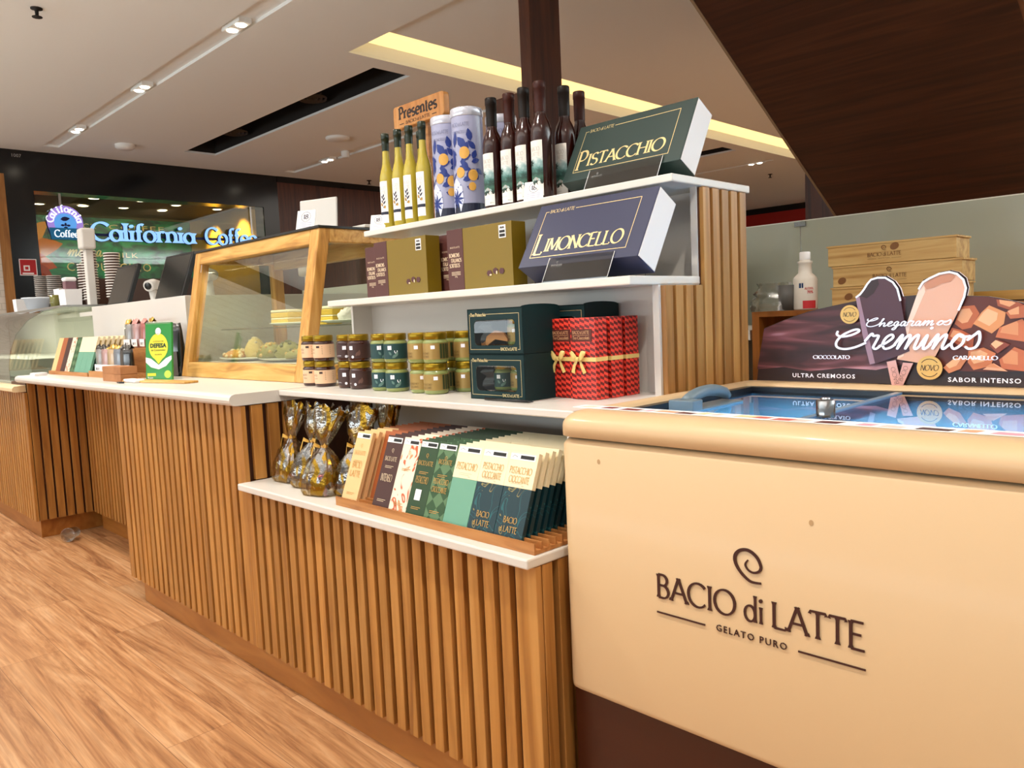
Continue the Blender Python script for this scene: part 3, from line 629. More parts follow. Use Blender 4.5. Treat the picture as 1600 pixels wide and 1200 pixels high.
# --- display shelf unit
du = thing('display_shelf_unit', 'stepped white display shelving with a slatted oak end panel', 'shelving', (0, 0, 0))
b = MB(); b.box(-2.395, -1.10, -.027, .60, .635, .657); part('shelf', b, WHITE, du, .004)
b = MB(); b.box(-2.386, -1.10, .134, .60, .925, .943); part('shelf', b, WHITE, du, .003)
b = MB(); b.box(-2.395, -1.098, .345, .80, 1.212, 1.233); part('shelf', b, WHITE, du, .003)
b = MB(); b.box(-2.395, -1.088, .512, .888, 1.459, 1.479); part('shelf', b, WHITE, du, .003)
b = MB(); b.box(-2.385, -1.12, .50, .52, .657, .925); b.box(-2.385, -1.12, .52, .54, .943, 1.212); b.box(-2.385, -1.12, .72, .74, 1.233, 1.459); b.box(-2.397, -2.385, .44, .52, .943, 1.212); part('back_panel', b, WHITE2, du)
b = MB(); b.box(-1.118, -1.100, .46, .86, .943, 1.212); b.box(-1.118, -1.100, .636, .86, 1.233, 1.459); b.box(-1.118, -1.10, .13, .60, .657, .925); part('side_panel', b, WHITE2, du)
b = MB(); slats(b, .469, .636, -1.086, -1.100, .943, 1.210, .047, .034, 'y'); slats(b, .645, .862, -1.086, -1.100, .943, 1.457, .047, .034, 'y'); part('slat_cladding', b, OAKV, du)
b = MB(); b.box(-1.10, -1.097, .47, .86, .943, 1.21); b.box(-1.10, -1.097, .64, .86, 1.21, 1.457); part('cladding_backing', b, BACK, du)
b = MB(); b.box(-2.36, -1.10, .80, .86, .0, .925); b.box(-2.36, -1.12, .742, .86, .943, 1.21); b.box(-2.36, -1.12, .742, .86, 1.235, 1.457); part('rear_carcass', b, WHITE2, du)

# ================================================================ chest freezer
fz = thing('chest_freezer', 'cream ice cream chest freezer with glass top at the right front', 'freezer', (0, 0, 0))
X0, X1, Y0, Y1 = -1.085, .48, .058, .835
def loops(L, m=0):
    b = MB(); b.grid(L, m, closed=True); return b
rows = [rring(X0 + .03, X1 - .03, Y0 + .03, Y1 - .03, .02, .366), rring(X0 + .008, X1 - .008, Y0 + .009, Y1 - .01, .03, .366), rring(X0 + .003, X1 - .003, Y0 + .004, Y1 - .006, .03, .370), rring(X0 + .002, X1 - .002, Y0 + .003, Y1 - .005, .03, .378),
        rring(X0 + .002, X1 - .002, Y0 + .003, Y1 - .005, .03, .885), rring(X0 + .008, X1 - .008, Y0 + .012, Y1 - .01, .03, .896), rring(X0 + .02, X1 - .02, Y0 + .03, Y1 - .03, .03, .90)]
b = loops(rows); part('body', b, CREAMF, fz)
HX0, HX1, HY0, HY1 = -1.012, .41, .176, .722
rows = [rring(X0 + .01, X1 - .01, Y0 + .01, Y1 - .01, .03, .900), rring(X0 + .001, X1 - .001, Y0 + .001, Y1, .033, .903)]
for k in range(7):
    a = radians(90 * k / 6); rows.append(rring(X0 + .030 * (1 - cos(a)), X1 - .03 * (1 - cos(a)), Y0 + .040 * (1 - cos(a)), Y1 - .02 * (1 - cos(a)), .035, .922 + .030 * sin(a)))
rows += [rring(HX0, HX1, HY0, HY1, .015, .952), rring(HX0, HX1, HY0, HY1, .015, .935)]
b = loops(rows); part('lid_frame', b, CREAMF, fz)
b = MB(); b.box(X0 + .012, X1 - .012, Y0 + .018, Y1 - .02, .0, .37); part('base_panel', b, BROWNB, fz)
b = MB()
for q in ((HX0, HX1, HY0, HY0 + .018), (HX0, HX1, HY1 - .022, HY1), (HX0, HX0 + .022, HY0 + .018, HY1 - .022), (HX1 - .022, HX1, HY0 + .018, HY1 - .022)): b.box(q[0], q[1], q[2], q[3], .928, .946)
part('window_gasket', b, RUBBER, fz)
b = MB(); b.grid([rring(HX0 + .02, HX1 - .02, HY0 + .02, HY1 - .02, .02, z) for z in (.93, .60)], closed=True); b.face(rring(HX0 + .02, HX1 - .02, HY0 + .02, HY1 - .02, .02, .60)); part('inner_liner', b, mat('freezer_liner', '#8fb4c4', .35), fz)
LIDG = glass('freezer_glass', '#cfe2ee', .12)
for x0, x1, z in ((HX0 + .022, -.585, .931), (-.64, HX1 - .022, .939)):
    b = MB(); b.box(x0, x1, HY0 + .018, HY1 - .022, z, z + .004); g = part('glass_lid', b, LIDG, fz)
    hx = -.925 if x0 < -.9 else -.245
    b = MB(); zz = z + .004
    b.box(hx - .030, hx + .030, .275, .315, zz, zz + .024); b.box(hx - .026, hx + .030, .315, .485, zz, zz + .005)
    part('grip', b, mat('grip_grey_blue', '#66767f', .35), g, .008, 3)
    b = MB(); b.tube([(hx - .006, .30 + .18 * q / 10, zz + .014 + .020 * sin(pi * q / 10) ** .7) for q in range(11)], [.013] * 10 + [.008], n=12); part('grip_arch', b, mat('grip_grey_blue', '#66767f'), g)
b = MB(); b.box(-.642, -.628, HY0 + .018, HY1 - .022, .930, .9455); part('lid_divider', b, mat('lid_divider_clear', '#7f97a8', .2), fz)
b = MB(); b.lathe([(.0165, .9455), (.0165, .975), (.013, .978), (0, .978)], 18, c=(-.606, .255)); b.lathe([(.008, .975), (.008, .981), (0, .981)], 12, c=(-.606, .255)); part('lock_cylinder', b, CHROME, fz)
b = MB(); b.box(X0 + .01 - .022, .42, .128, .170, .9525, .9535); part('sticker_strip', b, PAPER, fz)
cols = ['#5e2420', '#e8a27c', '#f0c8bd', '#7e3028', '#e9cfa0', '#c4574d', '#e6a0b0', '#3b1a18', '#a8d0e4', '#d98c4e', '#e07a98', '#f2dcc8']
rs = random.Random(5); x = X0 + .0
while x < .40:
    wdt = rs.uniform(.012, .05); b = MB(); yy = rs.uniform(.131, .138); b.face([(x, yy, .9537), (x + wdt, yy, .9537), (x + wdt + .006, yy + rs.uniform(.016, .028), .9537), (x + .006, yy + .024, .9537)])
    c = rs.choice(cols); part('printed_patch', b, mat('strip_' + c[1:], c, .4), fz); x += wdt + rs.uniform(.0, .03)
FL = fr((-.846, Y0 + .0022, .613), (1, 0, 0), (0, 0, 1), (0, -1, 0))
LS = .384 / 8.2
b = MB()
for k, p in enumerate(logo(1, .07)):
    q = [(x * LS, y * .048) for x, y in p]; b.prism(q, FL, .0012 + (k % 24) * 2e-5)
part('logo_lettering', b, CREAMD, fz)
for u, v in ((.30, .19), (-.13, .245)):
    b = MB(); b.face([FL(u + a, v + c, -.0004) for a, c in ell(0, 0, .004, .005, 10)]); part('scuff_mark', b, mat('scuff', '#bf9c70', .5), fz)
area('freezer_fill', (-.30, .45, .922), (0, 0, 0), 1.3, .4, 30, (.66, .93, 1.0))  # added fill inside the chest, brings out the blue interior
# wire baskets and tubs inside
wire = mat('basket_wire', '#9fc6e8', .3, metal=.6)
for k, (x0, x1) in enumerate(((-.96, -.66), (-.60, -.28))):
    t = thing('wire_basket', 'pale blue wire basket inside the freezer, %s the lid divider' % ('left of' if k == 0 else 'right of'), 'basket', (0, 0, 0))
    y0, y1 = .22, .66
    for z in (.70, .78, .86): b = MB(); b.tube([(x0, y0, z), (x1, y0, z), (x1, y1, z), (x0, y1, z), (x0, y0, z)], .003, n=6); part('rim_wire', b, wire, t)
    for i in range(7):
        x = x0 + (x1 - x0) * i / 6; b = MB(); b.tube([(x, y0, .86), (x, y0, .70), (x, y1, .70), (x, y1, .86)], .002, n=5); part('cross_wire', b, wire, t)
    for i in range(5):
        for j in range(3):
            cx, cyy = x0 + .035 + i * (x1 - x0 - .07) / 4, y0 + .08 + j * .14
            b = MB(); b.box(-.022, .022, -.06, .06, 0, .085 if (i + j) % 2 else .07); o = part('ice_cream_pack', b, mat(('pack_blue', 'pack_white', 'pack_pink')[(i + j) % 3], ('#5b86ae', '#dfe6ea', '#c98a94')[(i + j) % 3], .4), None, .003)
            o.location = (cx, cyy, .703); tag(o, 'pack in the %s freezer basket, %s row, %s from its left' % ('left' if k == 0 else 'right', ('front', 'middle', 'back')[j], ('first', 'second', 'third', 'fourth', 'fifth')[i]), 'ice cream pack', 'packs in the freezer baskets')
# --- promotional board on the freezer
YP = .795
pb = thing('promotional_board', 'shaped card sign with two ice cream bars standing on the freezer back rim', 'sign', (0, YP, 0))
def PF(y): return lambda u, v, t=0: (u, -y + t, v)
PD = {'out': [(-1.0266, 0.9485), (-1.0179, 1.0202), (-1.0039, 1.091), (-0.9487, 1.1112), (-0.8856, 1.1303), (-0.8239, 1.1422), (-0.7649, 1.1521), (-0.7618, 1.1641), (-0.7512, 1.1697), (-0.7422, 1.1813), (-0.7347, 1.193), (-0.7258, 1.2045), (-0.7112, 1.208), (-0.6939, 1.2068), (-0.6755, 1.1938), (-0.6642, 1.1769), (-0.6587, 1.1575), (-0.6297, 1.159), (-0.6242, 1.1746), (-0.6148, 1.1928), (-0.5987, 1.1989), (-0.579, 1.2075), (-0.5582, 1.2102), (-0.5416, 1.2048), (-0.5277, 1.1914), (-0.5226, 1.1702), (-0.5262, 1.1523), (-0.4843, 1.1489), (-0.4484, 1.1403), (-0.4169, 1.1309)], 'pop1': [(-0.7619, 1.1596), (-0.7513, 1.1667), (-0.7422, 1.1783), (-0.7348, 1.19), (-0.7259, 1.2), (-0.7112, 1.2035), (-0.6939, 1.2024), (-0.6769, 1.1909), (-0.6671, 1.1756), (-0.6601, 1.1473), (-0.6408, 1.0319), (-0.6745, 1.0169), (-0.7239, 0.9999), (-0.7328, 1.0028), (-0.7473, 1.0749)], 'side1': [(-0.7619, 1.1596), (-0.7528, 1.1606), (-0.7412, 1.1053), (-0.7179, 1.003), (-0.7298, 0.9998), (-0.7473, 1.0749)], 'bite1': [(-0.7528, 1.1637), (-0.7437, 1.1784), (-0.7318, 1.1958), (-0.7229, 1.2013), (-0.7112, 1.2035), (-0.7084, 1.1884), (-0.7201, 1.1681), (-0.7364, 1.1568)], 'pop2': [(-0.6215, 1.1716), (-0.6121, 1.1869), (-0.5987, 1.1946), (-0.579, 1.2033), (-0.5582, 1.206), (-0.5429, 1.2007), (-0.5302, 1.1874), (-0.5251, 1.169), (-0.5287, 1.1497), (-0.54, 1.1208), (-0.5865, 1.0203), (-0.6188, 1.004), (-0.6688, 1.0125), (-0.6518, 1.0733)], 'side2': [(-0.6215, 1.1716), (-0.6107, 1.1825), (-0.608, 1.1651), (-0.6407, 1.0878), (-0.6547, 1.02), (-0.6688, 1.0125), (-0.6546, 1.0734)], 'bite2': [(-0.6107, 1.1796), (-0.5987, 1.1932), (-0.579, 1.2018), (-0.5531, 1.2029), (-0.5467, 1.1954), (-0.5556, 1.1848), (-0.5737, 1.1817), (-0.5894, 1.1741), (-0.6054, 1.1707)], 'stick1': [(-0.6917, 1.0063), (-0.6716, 1.011), (-0.6576, 0.9514), (-0.6804, 0.9507)], 'stick2': [(-0.6561, 1.0051), (-0.6339, 1.0039), (-0.6562, 0.9514), (-0.6704, 0.951)], 'carbg': [(-0.54, 1.1179), (-0.5262, 1.1509), (-0.4843, 1.1475), (-0.4484, 1.139), (-0.4181, 1.1296), (-0.4155, 0.9886), (-0.465, 0.9863), (-0.5395, 0.9864), (-0.5785, 1.0001), (-0.6188, 1.0055), (-0.5865, 1.0203)], 'car0': [(-0.5388, 1.1291), (-0.5112, 1.1308), (-0.5012, 1.1124), (-0.5171, 1.0823), (-0.5348, 1.0784), (-0.5501, 1.0915)], 'car1': [(-0.4975, 1.115), (-0.4829, 1.1296), (-0.4517, 1.1134), (-0.455, 1.0891), (-0.4777, 1.069), (-0.5134, 1.0905)], 'car2': [(-0.4633, 1.0811), (-0.4212, 1.099), (-0.4165, 1.0908), (-0.4161, 1.0506), (-0.4704, 1.0607)], 'car3': [(-0.5552, 1.0831), (-0.5347, 1.077), (-0.5108, 1.0626), (-0.5144, 1.0318), (-0.5397, 1.0432), (-0.5656, 1.0605)], 'car4': [(-0.5219, 1.0318), (-0.4921, 1.0388), (-0.4689, 1.0263), (-0.4796, 0.9986), (-0.5116, 0.9897), (-0.523, 1.0065)], 'car5': [(-0.4628, 1.0126), (-0.4346, 1.0399), (-0.416, 1.0318), (-0.4155, 0.9886), (-0.4579, 0.9934)], 'car6': [(-0.4686, 1.1413), (-0.4285, 1.1341), (-0.4192, 1.1283), (-0.4376, 1.1156), (-0.4661, 1.1276)], 'car7': [(-0.5719, 0.9944), (-0.5447, 1.0176), (-0.5231, 1.0149), (-0.5369, 0.9921), (-0.5601, 0.9817)], 'car8': [(-0.493, 0.9914), (-0.4724, 1.0056), (-0.4459, 0.9881)], 'car9': [(-0.4505, 1.1134), (-0.4169, 1.1282), (-0.4166, 1.1015), (-0.4422, 1.0996)], 'car10': [(-0.4799, 1.0429), (-0.4655, 1.0565), (-0.4417, 1.0454), (-0.4653, 1.0263)]}
out = PD['out'] + [(-.35, 1.100), (-.318, 1.02), (-.31, .9535)]
out[0] = (out[0][0], .9535)
b = MB(); b.prism(out, PF(0), .006, 0, 1); 
def choc():
    m, n, l, p = nt('melted_chocolate_print')
    tc = n.new('ShaderNodeTexCoord'); mp = n.new('ShaderNodeMapping'); mp.inputs['Scale'].default_value = (1.5, 1, 9); mp.inputs['Rotation'].default_value = (0, radians(14), 0); l.new(tc.outputs['Object'], mp.inputs[0])
    nz = n.new('ShaderNodeTexNoise'); nz.inputs['Scale'].default_value = 3.2; nz.inputs['Detail'].default_value = 2; nz.inputs['Distortion'].default_value = .6; l.new(mp.outputs[0], nz.inputs[0])
    r = ramp(n, [(.30, '#2b1416'), (.44, '#3a1b1d'), (.54, '#54282b'), (.62, '#7d464b'), (.70, '#b9838c')]); l.new(nz.outputs[0], r.inputs[0]); l.new(r.outputs[0], p.inputs['Base Color']); p.inputs['Roughness'].default_value = .4
    return m
part('board', b, [mat('board_brown', '#2c1717', .4), mat('board_edge', '#e8d8dc', .5)], pb)
lay = [0]
def flat(name, polys, m, label=None, dz=.0006):
    lay[0] += 1; b = MB(); b.polys(polys, PF(.0004 + lay[0] * .00035))
    return part(name, b, m, pb, label=label, fixn=False)
O = PD['out']
flat('chocolate_print', [[(-1.0255, .983), (-1.0175, 1.02), (-1.0032, 1.0895), (-.9487, 1.1095), (-.8856, 1.1288), (-.8239, 1.1405), (-.765, 1.150), (-.74, 1.06), (-.68, 1.16), (-.652, 1.155), (-.66, 1.0), (-.72, .986), (-.80, .990), (-.88, .980), (-.95, .990)]], choc())
flat('caramel_print', [PD['carbg'] + []], mat('caramel_shadow', '#5a2012', .4))
cc = ['#b5582f', '#d98850', '#c8683c', '#b8562e', '#cf7444', '#c2643a', '#a04a2a', '#cc7a4c', '#e2a07a', '#b65c36', '#8a3a22']
for k in range(11):
    q = PD['car%d' % k]; cx = sum(p[0] for p in q) / len(q); cz = sum(p[1] for p in q) / len(q)
    flat('caramel_cube', [q], mat('caramel_%d' % k, cc[k], .4))
    hi = [(cx + (u - cx) * .62 - .004, cz + (v - cz) * .62 + .004) for u, v in q]
    flat('caramel_facet', [hi], mat('caramel_hi_%d' % (k % 3), ('#dd9464', '#e6a878', '#d68656')[k % 3], .4))
flat('ice_cream_stick', [PD['stick2']], mat('stick_pink', '#d9a39a', .5)); flat('caramel_bar', [PD['pop2']], mat('caramel_ice', '#dba184', .4)); flat('bar_edge', [PD['side2']], mat('caramel_ice_edge', '#efc4ab', .4)); flat('bite', [PD['bite2']], mat('caramel_bite', '#c07c5c', .4))
flat('ice_cream_stick', [PD['stick1']], mat('stick_pink', '#d9a39a', .5)); flat('chocolate_bar', [PD['pop1']], mat('choc_ice', '#4c2a33', .4)); flat('bar_edge', [PD['side1']], mat('choc_ice_edge', '#9a7682', .4)); flat('bite', [PD['bite1']], mat('choc_bite', '#2e171a', .4))
w1 = PD['pop1'][:10]; flat('white_outline', strip(w1, lambda *_: .0045), PAPER); w2 = PD['pop2'][:10]; flat('white_outline', strip(w2, lambda *_: .0045), PAPER)
bd = mat('badge_gold', '#d8a95c', .4)
for cx, cz, r in ((-.776, 1.120, .0225), (-.598, .994, .027)):
    flat('badge', [ell(cx, cz, r, r, 28)], bd)
    flat('badge_lettering', shift(fitw(serif('NOVO', 1, .14, .06, .03, slant=.25), r * 1.45, r * .5), cx - r * .72, cz - r * .25) + strip(arc(cx, cz, r * .74, r * .74, 35, 145, 10), lambda *_: r * .05) + strip(arc(cx, cz, r * .74, r * .74, 215, 325, 10), lambda *_: r * .05), mat('badge_ink', '#2a1512', .5))
WT = mat('white_print', '#f6f2fa', .45)
flat('script_lettering', shift(fitw(script('Creminos', 1, .16, cap=.62), .318, .053), -.812, 1.034), WT)
flat('script_lettering', shift(fitw(script('Chegaram', 1, .20, cap=.8), .150, .031), -.737, 1.080) + shift(fitw(script('os', 1, .22), .032, .0135), -.584, 1.089), WT)
flat('flavour_lettering', shift(fitw(serif('CIOCCOLATO', 1, .24, .1, .06), .092, .0095), -.867, 1.0125), WT); flat('flavour_lettering', shift(fitw(serif('CARAMELLO', 1, .24, .1, .06), .088, .0095), -.55, 1.0125), WT)
flat('slogan_lettering', shift(fitw(bf('ULTRA CREMOSOS', 1, bold=.02, sp=1.2), .157, .0105), -.920, .9655), WT); flat('slogan_lettering', shift(fitw(bf('SABOR INTENSO', 1, bold=.02, sp=1.2), .140, .0105), -.559, .9635), WT)
for a, o in ((PD['stick1'], (-.664, .9545)), (PD['stick2'], (-.664, .9545))): pass
def rot2(ps, a, dx, dy): return [[(x * cos(a) - y * sin(a) + dx, x * sin(a) + y * cos(a) + dy) for x, y in p] for p in ps]
flat('stick_lettering', rot2(fitw(serif('BACIO', 1, .1, .06, 0), .040, .010), radians(104), -.662, .957) + rot2(fitw(serif('BACIO', 1, .1, .06, 0), .036, .010), radians(68), -.655, .962), mat('stick_ink', '#6a4a48', .5))
b = MB(); b.box(-1.0, -.33, .012, .026, .9535, .99); part('support_foot', b, mat('board_brown'), pb) if False else None
b = MB(); b.hexa([(-.72, .007, .9535), (-.62, .007, .9535), (-.62, .032, .9535), (-.72, .032, .9535), (-.70, .007, 1.12), (-.64, .007, 1.12), (-.64, .010, 1.12), (-.70, .010, 1.12)]); part('easel_back', b, mat('board_edge', '#e8d8dc'), pb)
# ================================================================ goods on the shelves
def facing(x, y): return atan2(-1.128 - y, 0 - x)
# ---------------------------------------------------------------- bottles and tins on the top shelf (z = 1.479)
ZT = 1.4795
def bottle(name, label, loc, group, prof, capz, bodym, capm, R, lab, ang, cat='bottle', collar=None):
    t = thing(name, label, cat, loc, group)
    b = MB(); b.lathe([p for p in prof if p[1] <= capz + .001], 22); part('glass_body', b, bodym, t)
    top = prof[-1][1]; r0 = [p[0] for p in prof if p[1] >= capz][0]
    b = MB(); b.lathe([(r0 + .0008, capz), (r0 + .0012, capz + .02), (r0 + .0016, top - .022), (r0 + .0026, top - .021), (r0 + .0026, top - .002), (r0 + .001, top), (0, top)], 18); part('capsule', b, capm, t)
    w, z0, z1, fn, mats = lab
    b = MB(); n = 8; M = cy(R + .0005, ang, 0)
    b.grid([[M(-w / 2 + w * i / n, z0) for i in range(n + 1)], [M(-w / 2 + w * i / n, z1) for i in range(n + 1)]])
    fn(b, cy(R + .0010, ang, 0), w, z0, z1); part('paper_label', b, mats, t, fixn=False)
    return t
def lab_yellow(b, M, w, z0, z1):
    h = z1 - z0
    b.polys(shift(fitw(serif('BACIO', 1, .12, .06, .03), w * .6, .012), -w * .3, z1 - .030), M, 1); b.polys(shift(fitw(serif('LATTE', 1, .12, .06, .03), w * .6, .010), -w * .3, z1 - .044), M, 1)
    for k in range(7):
        s = -1 if k % 2 else 1; zz = z0 + h * (.36 + .042 * k)
        b.polys([leaf2(.001, zz, .013 + .002 * (k % 3), .006, pi / 2 - s * (.9 - .08 * k))], M, 2)
    b.polys([ell(-.006, z0 + h * .45, .005, .006), ell(.008, z0 + h * .38, .004, .005)], M, 3)
    n = 6
    for i in range(n): b.face([M(-w / 2 + w * i / n, z0 + h * .20), M(-w / 2 + w * (i + 1) / n, z0 + h * .20), M(-w / 2 + w * (i + 1) / n, z0 + h * .27), M(-w / 2 + w * i / n, z0 + h * .27)], 2)
    b.polys(shift(fitw(bf('BACIO DI LATTE', 1), w * .4), w * .02, z0 + .006), M, 1)
LM = [PAPER, mat('label_grey_print', '#b9b2aa', .6), mat('label_navy', '#141a34', .5), mat('label_gold', '#d9a64a', .5)]
YB = mat('limoncello_liquid', '#b5a334', .22, coat=.35)
GC = mat('dark_green_capsule', '#1c2716', .3)
R = .0265
yprof = [(0, 0), (R - .003, 0), (R, .004), (R, .172), (R - .001, .186), (R - .006, .207), (R - .0115, .226), (.0128, .248), (.0118, .275), (.0118, .282), (.0122, .336)]
ylab = (.040, .022, .168, lab_yellow, LM)
yb = []
for i, x in enumerate((-2.321, -2.248, -2.183, -2.112)):
    lb = 'yellow bottle with navy botanical label on the top shelf, %s from the left' % ('first', 'second', 'third', 'fourth')[i]
    if i == 0: y0 = bottle('liqueur_bottle', lb, (x, .575, ZT), 'yellow bottles on the top shelf', yprof, .275, YB, GC, R, ylab, radians(-82))
    else: dup(y0, (x, .575, ZT), None, lb)
dup(y0, (-2.290, .655, ZT), None, 'yellow bottle in the back row behind the second yellow bottle'); dup(y0, (-2.222, .655, ZT), None, 'yellow bottle in the back row behind the third and fourth yellow bottles')
# dark bottles
def lab_dark(b, M, w, z0, z1):
    h = z1 - z0
    b.polys(shift(fitw(serif('BACIO', 1, .12, .06, .03), w * .62, .012), -w * .31, z1 - .030), M, 1); b.polys(shift(fitw(serif('LATTE', 1, .12, .06, .03), w * .62, .010), -w * .31, z1 - .044), M, 1)
    for k in range(6): b.polys([leaf2(-w * .36, z0 + h * .60, .011, .004, k * 1.05)], M, 3)
    b.polys([rect(-w * .37, -w * .34, z0 + h * .46, z0 + h * .6)], M, 3)
    for k in range(5): b.polys([leaf2(-w * .4 + w * .18 * k, z0 + h * .27, .012, .006, .5 + .5 * k)], M, 1 if k % 2 else 4)
    b.polys(shift(fitw(bf('BACIO DI LATTE', 1), w * .5), -w * .42, z0 + .018), M, 3); b.polys(shift(fitw(bf('500 ml', 1), w * .25), w * .15, z0 + .006), M, 3)
def landm():
    m, n, l, p = nt('landscape_label')
    tc = n.new('ShaderNodeTexCoord'); sp = n.new('ShaderNodeSeparateXYZ'); l.new(tc.outputs['Object'], sp.inputs[0])
    nz = n.new('ShaderNodeTexNoise'); nz.inputs['Scale'].default_value = 90; nz.inputs['Detail'].default_value = 4; l.new(tc.outputs['Object'], nz.inputs[0])
    mr = n.new('ShaderNodeMapRange'); mr.inputs[1].default_value = .012; mr.inputs[2].default_value = .168; l.new(sp.outputs[2], mr.inputs[0])
    ad = n.new('ShaderNodeMath'); ad.operation = 'MULTIPLY_ADD'; l.new(nz.outputs[0], ad.inputs[0]); ad.inputs[1].default_value = .22; 
    sb = n.new('ShaderNodeMath'); sb.operation = 'SUBTRACT'; l.new(mr.outputs[0], sb.inputs[0]); sb.inputs[1].default_value = .11; l.new(sb.outputs[0], ad.inputs[2])
    r = ramp(n, [(.0, '#efebe2'), (.225, '#efebe2'), (.24, '#10261f'), (.34, '#3d6a58'), (.42, '#1d4038'), (.50, '#4f8079'), (.60, '#9dbcbc'), (.70, '#e2e4de'), (1, '#efebe2')]); l.new(ad.outputs[0], r.inputs[0]); l.new(r.outputs[0], p.inputs['Base Color']); p.inputs['Roughness'].default_value = .6
    return m
DLM = [landm(), mat('label_grey_print', '#b9b2aa'), mat('landscape_teal', '#2c5a54', .6), mat('landscape_dark', '#17322c', .6), mat('landscape_mist', '#a9c2c0', .6), mat('landscape_green', '#5f8a78', .6)]
DB = mat('brown_liqueur_glass', '#2e0e08', .16, coat=.15)
DC = mat('brown_capsule', '#3a160d', .45, spec=.25); DC2 = mat('black_capsule', '#1a100a', .45, spec=.25)
R2 = .031
dprof = [(0, 0), (R2 - .003, 0), (R2, .004), (R2, .190), (R2 - .001, .204), (R2 - .006, .222), (R2 - .014, .238), (.0155, .250), (.0150, .262), (.0145, .336)]
dlab = (.044, .012, .168, lab_dark, DLM)
d0 = None
for i, (x, y, g) in enumerate(((-1.772, .575, 0), (-1.705, .585, 1), (-1.638, .580, 0), (-1.566, .572, 1), (-1.556, .665, 0), (-1.565, .745, 1))):
    lb = 'dark brown bottle with landscape label on top shelf, ' + ('first from the tins', 'second from the tins', 'third from the tins', 'fourth, behind the price card', 'just left of the green box', 'at the back by the green box')[i]
    if d0 is None: d0 = bottle('liqueur_bottle', lb, (x, y, ZT), 'dark bottles on the top shelf', dprof, .250, DB, DC2, R2, dlab, radians(-84))
    elif g and i == 1: d1 = bottle('liqueur_bottle', lb, (x, y, ZT), 'dark bottles on the top shelf', dprof, .250, DB, DC, R2, dlab, radians(-84))
    else: dup(d1 if g else d0, (x, y, ZT), None, lb)
# lemon tins
def tin(label, loc):
    t = thing('gift_tin', label, 'tin', loc, 'lemon print tins on the top shelf')
    R = .050
    b = MB(); b.lathe([(0, 0), (R - .001, 0), (R, .002), (R, .312)], 36); part('tin_body', b, mat('tin_lilac', '#a3a6c4', .3, coat=.2), t)
    b = MB(); b.lathe([(R + .001, .305), (R + .0022, .307), (R + .0022, .326), (R + .001, .331), (R - .004, .333), (R - .006, .330), (0, .330)], 36); part('lid', b, mat('tin_lid', '#cfd1de', .22, metal=.3), t)
    M = cy(R + .0007, radians(-66), 0); M2 = cy(R + .0012, radians(-66), 0); M3 = cy(R + .0016, radians(-66), 0)
    b = MB(); n = 14
    for i in range(n): b.face([M(-.075 + .15 * i / n, .002), M(-.075 + .15 * (i + 1) / n, .002), M(-.075 + .15 * (i + 1) / n, .034), M(-.075 + .15 * i / n, .034)])
    part('base_band', b, mat('tin_navy', '#161b33', .4), t, fixn=False)
    b = MB(); BL = mat('tin_blue', '#1d3380', .35)
    for cx, cz, L, W, r in ((.012, .205, .044, .026, 2.2), (.010, .19, .035, .018, 1.3), (-.028, .15, .06, .016, 1.75), (-.04, .14, .055, .014, 1.5), (-.005, .165, .04, .016, .5), (-.01, .15, .042, .017, -.35), (.012, .115, .036, .018, .75), (.0, .105, .034, .018, .3), (.035, .17, .03, .018, 1.2), (.03, .16, .03, .016, .3), (-.045, .10, .04, .012, 1.9), (-.03, .21, .05, .017, 1.4), (.03, .225, .04, .02, 1.75), (.045, .20, .036, .018, 2.3), (-.02, .185, .036, .015, 2.6), (.02, .145, .034, .017, 2.5), (.045, .14, .03, .015, -.6), (.05, .105, .032, .016, 2.0), (.012, .085, .03, .015, -.3), (-.02, .12, .034, .014, .9)): b.polys([leaf2(cx, cz, L, W, r)], M2)
    c = crom([(-.05, .09), (-.03, .125), (.0, .14), (.03, .135), (.05, .11)], 5); b.polys(strip(c, lambda *_: .0035), M2)
    part('leaf_print', b, BL, t, fixn=False)
    for cx, cz, r in ((.008, .190, .017), (-.008, .130, .015), (.034, .120, .016), (.030, .085, .012)):
        b = MB(); b.polys([ell(cx, cz, r, r * 1.12, 16)], M3); part('lemon_print', b, mat('tin_lemon', '#d8a44a', .4), t, fixn=False)
    b = MB(); b.polys([[(-.052, .01), (-.012, .01), (.0, .045), (-.004, .085), (-.025, .115), (-.05, .11)]], M2); part('slipper_print', b, mat('tin_pale', '#d3d9ee', .35), t, fixn=False)
    b = MB()
    for k in range(9): b.polys([leaf2(-.028, .05, .03, .008, k * .7)], M3)
    for k in range(14): b.polys([ell(-.045 + .0032 * k, .02 + .0055 * ((k * 5) % 14), .002, .002, 6)], M3)
    part('tile_print', b, BL, t, fixn=False)
    b = MB(); b.polys(shift(fitw(serif('BACIO & LATTE', 1, .12, .06, .03), .068, .012), -.040, .272), M2); b.polys(shift(fitw(serif('LIMONCELLO', 1, .12, .06, .03), .056, .009), -.034, .250), M2); b.polys([rect(-.038, .028, .2655, .2662)], M2); part('lettering', b, mat('tin_print', '#6a6d8c', .5), t, fixn=False)
    return t
t1 = tin('lilac lemon print tin on the top shelf right beside the yellow bottles', (-2.02, .605, ZT))
dup(t1, (-1.903, .592, ZT), None, 'lilac lemon print tin standing in front, next to the dark bottles'); dup(t1, (-1.905, .745, ZT), (0, 0, .8), 'lemon print tin in the back row, its lid seen between dark bottle necks')
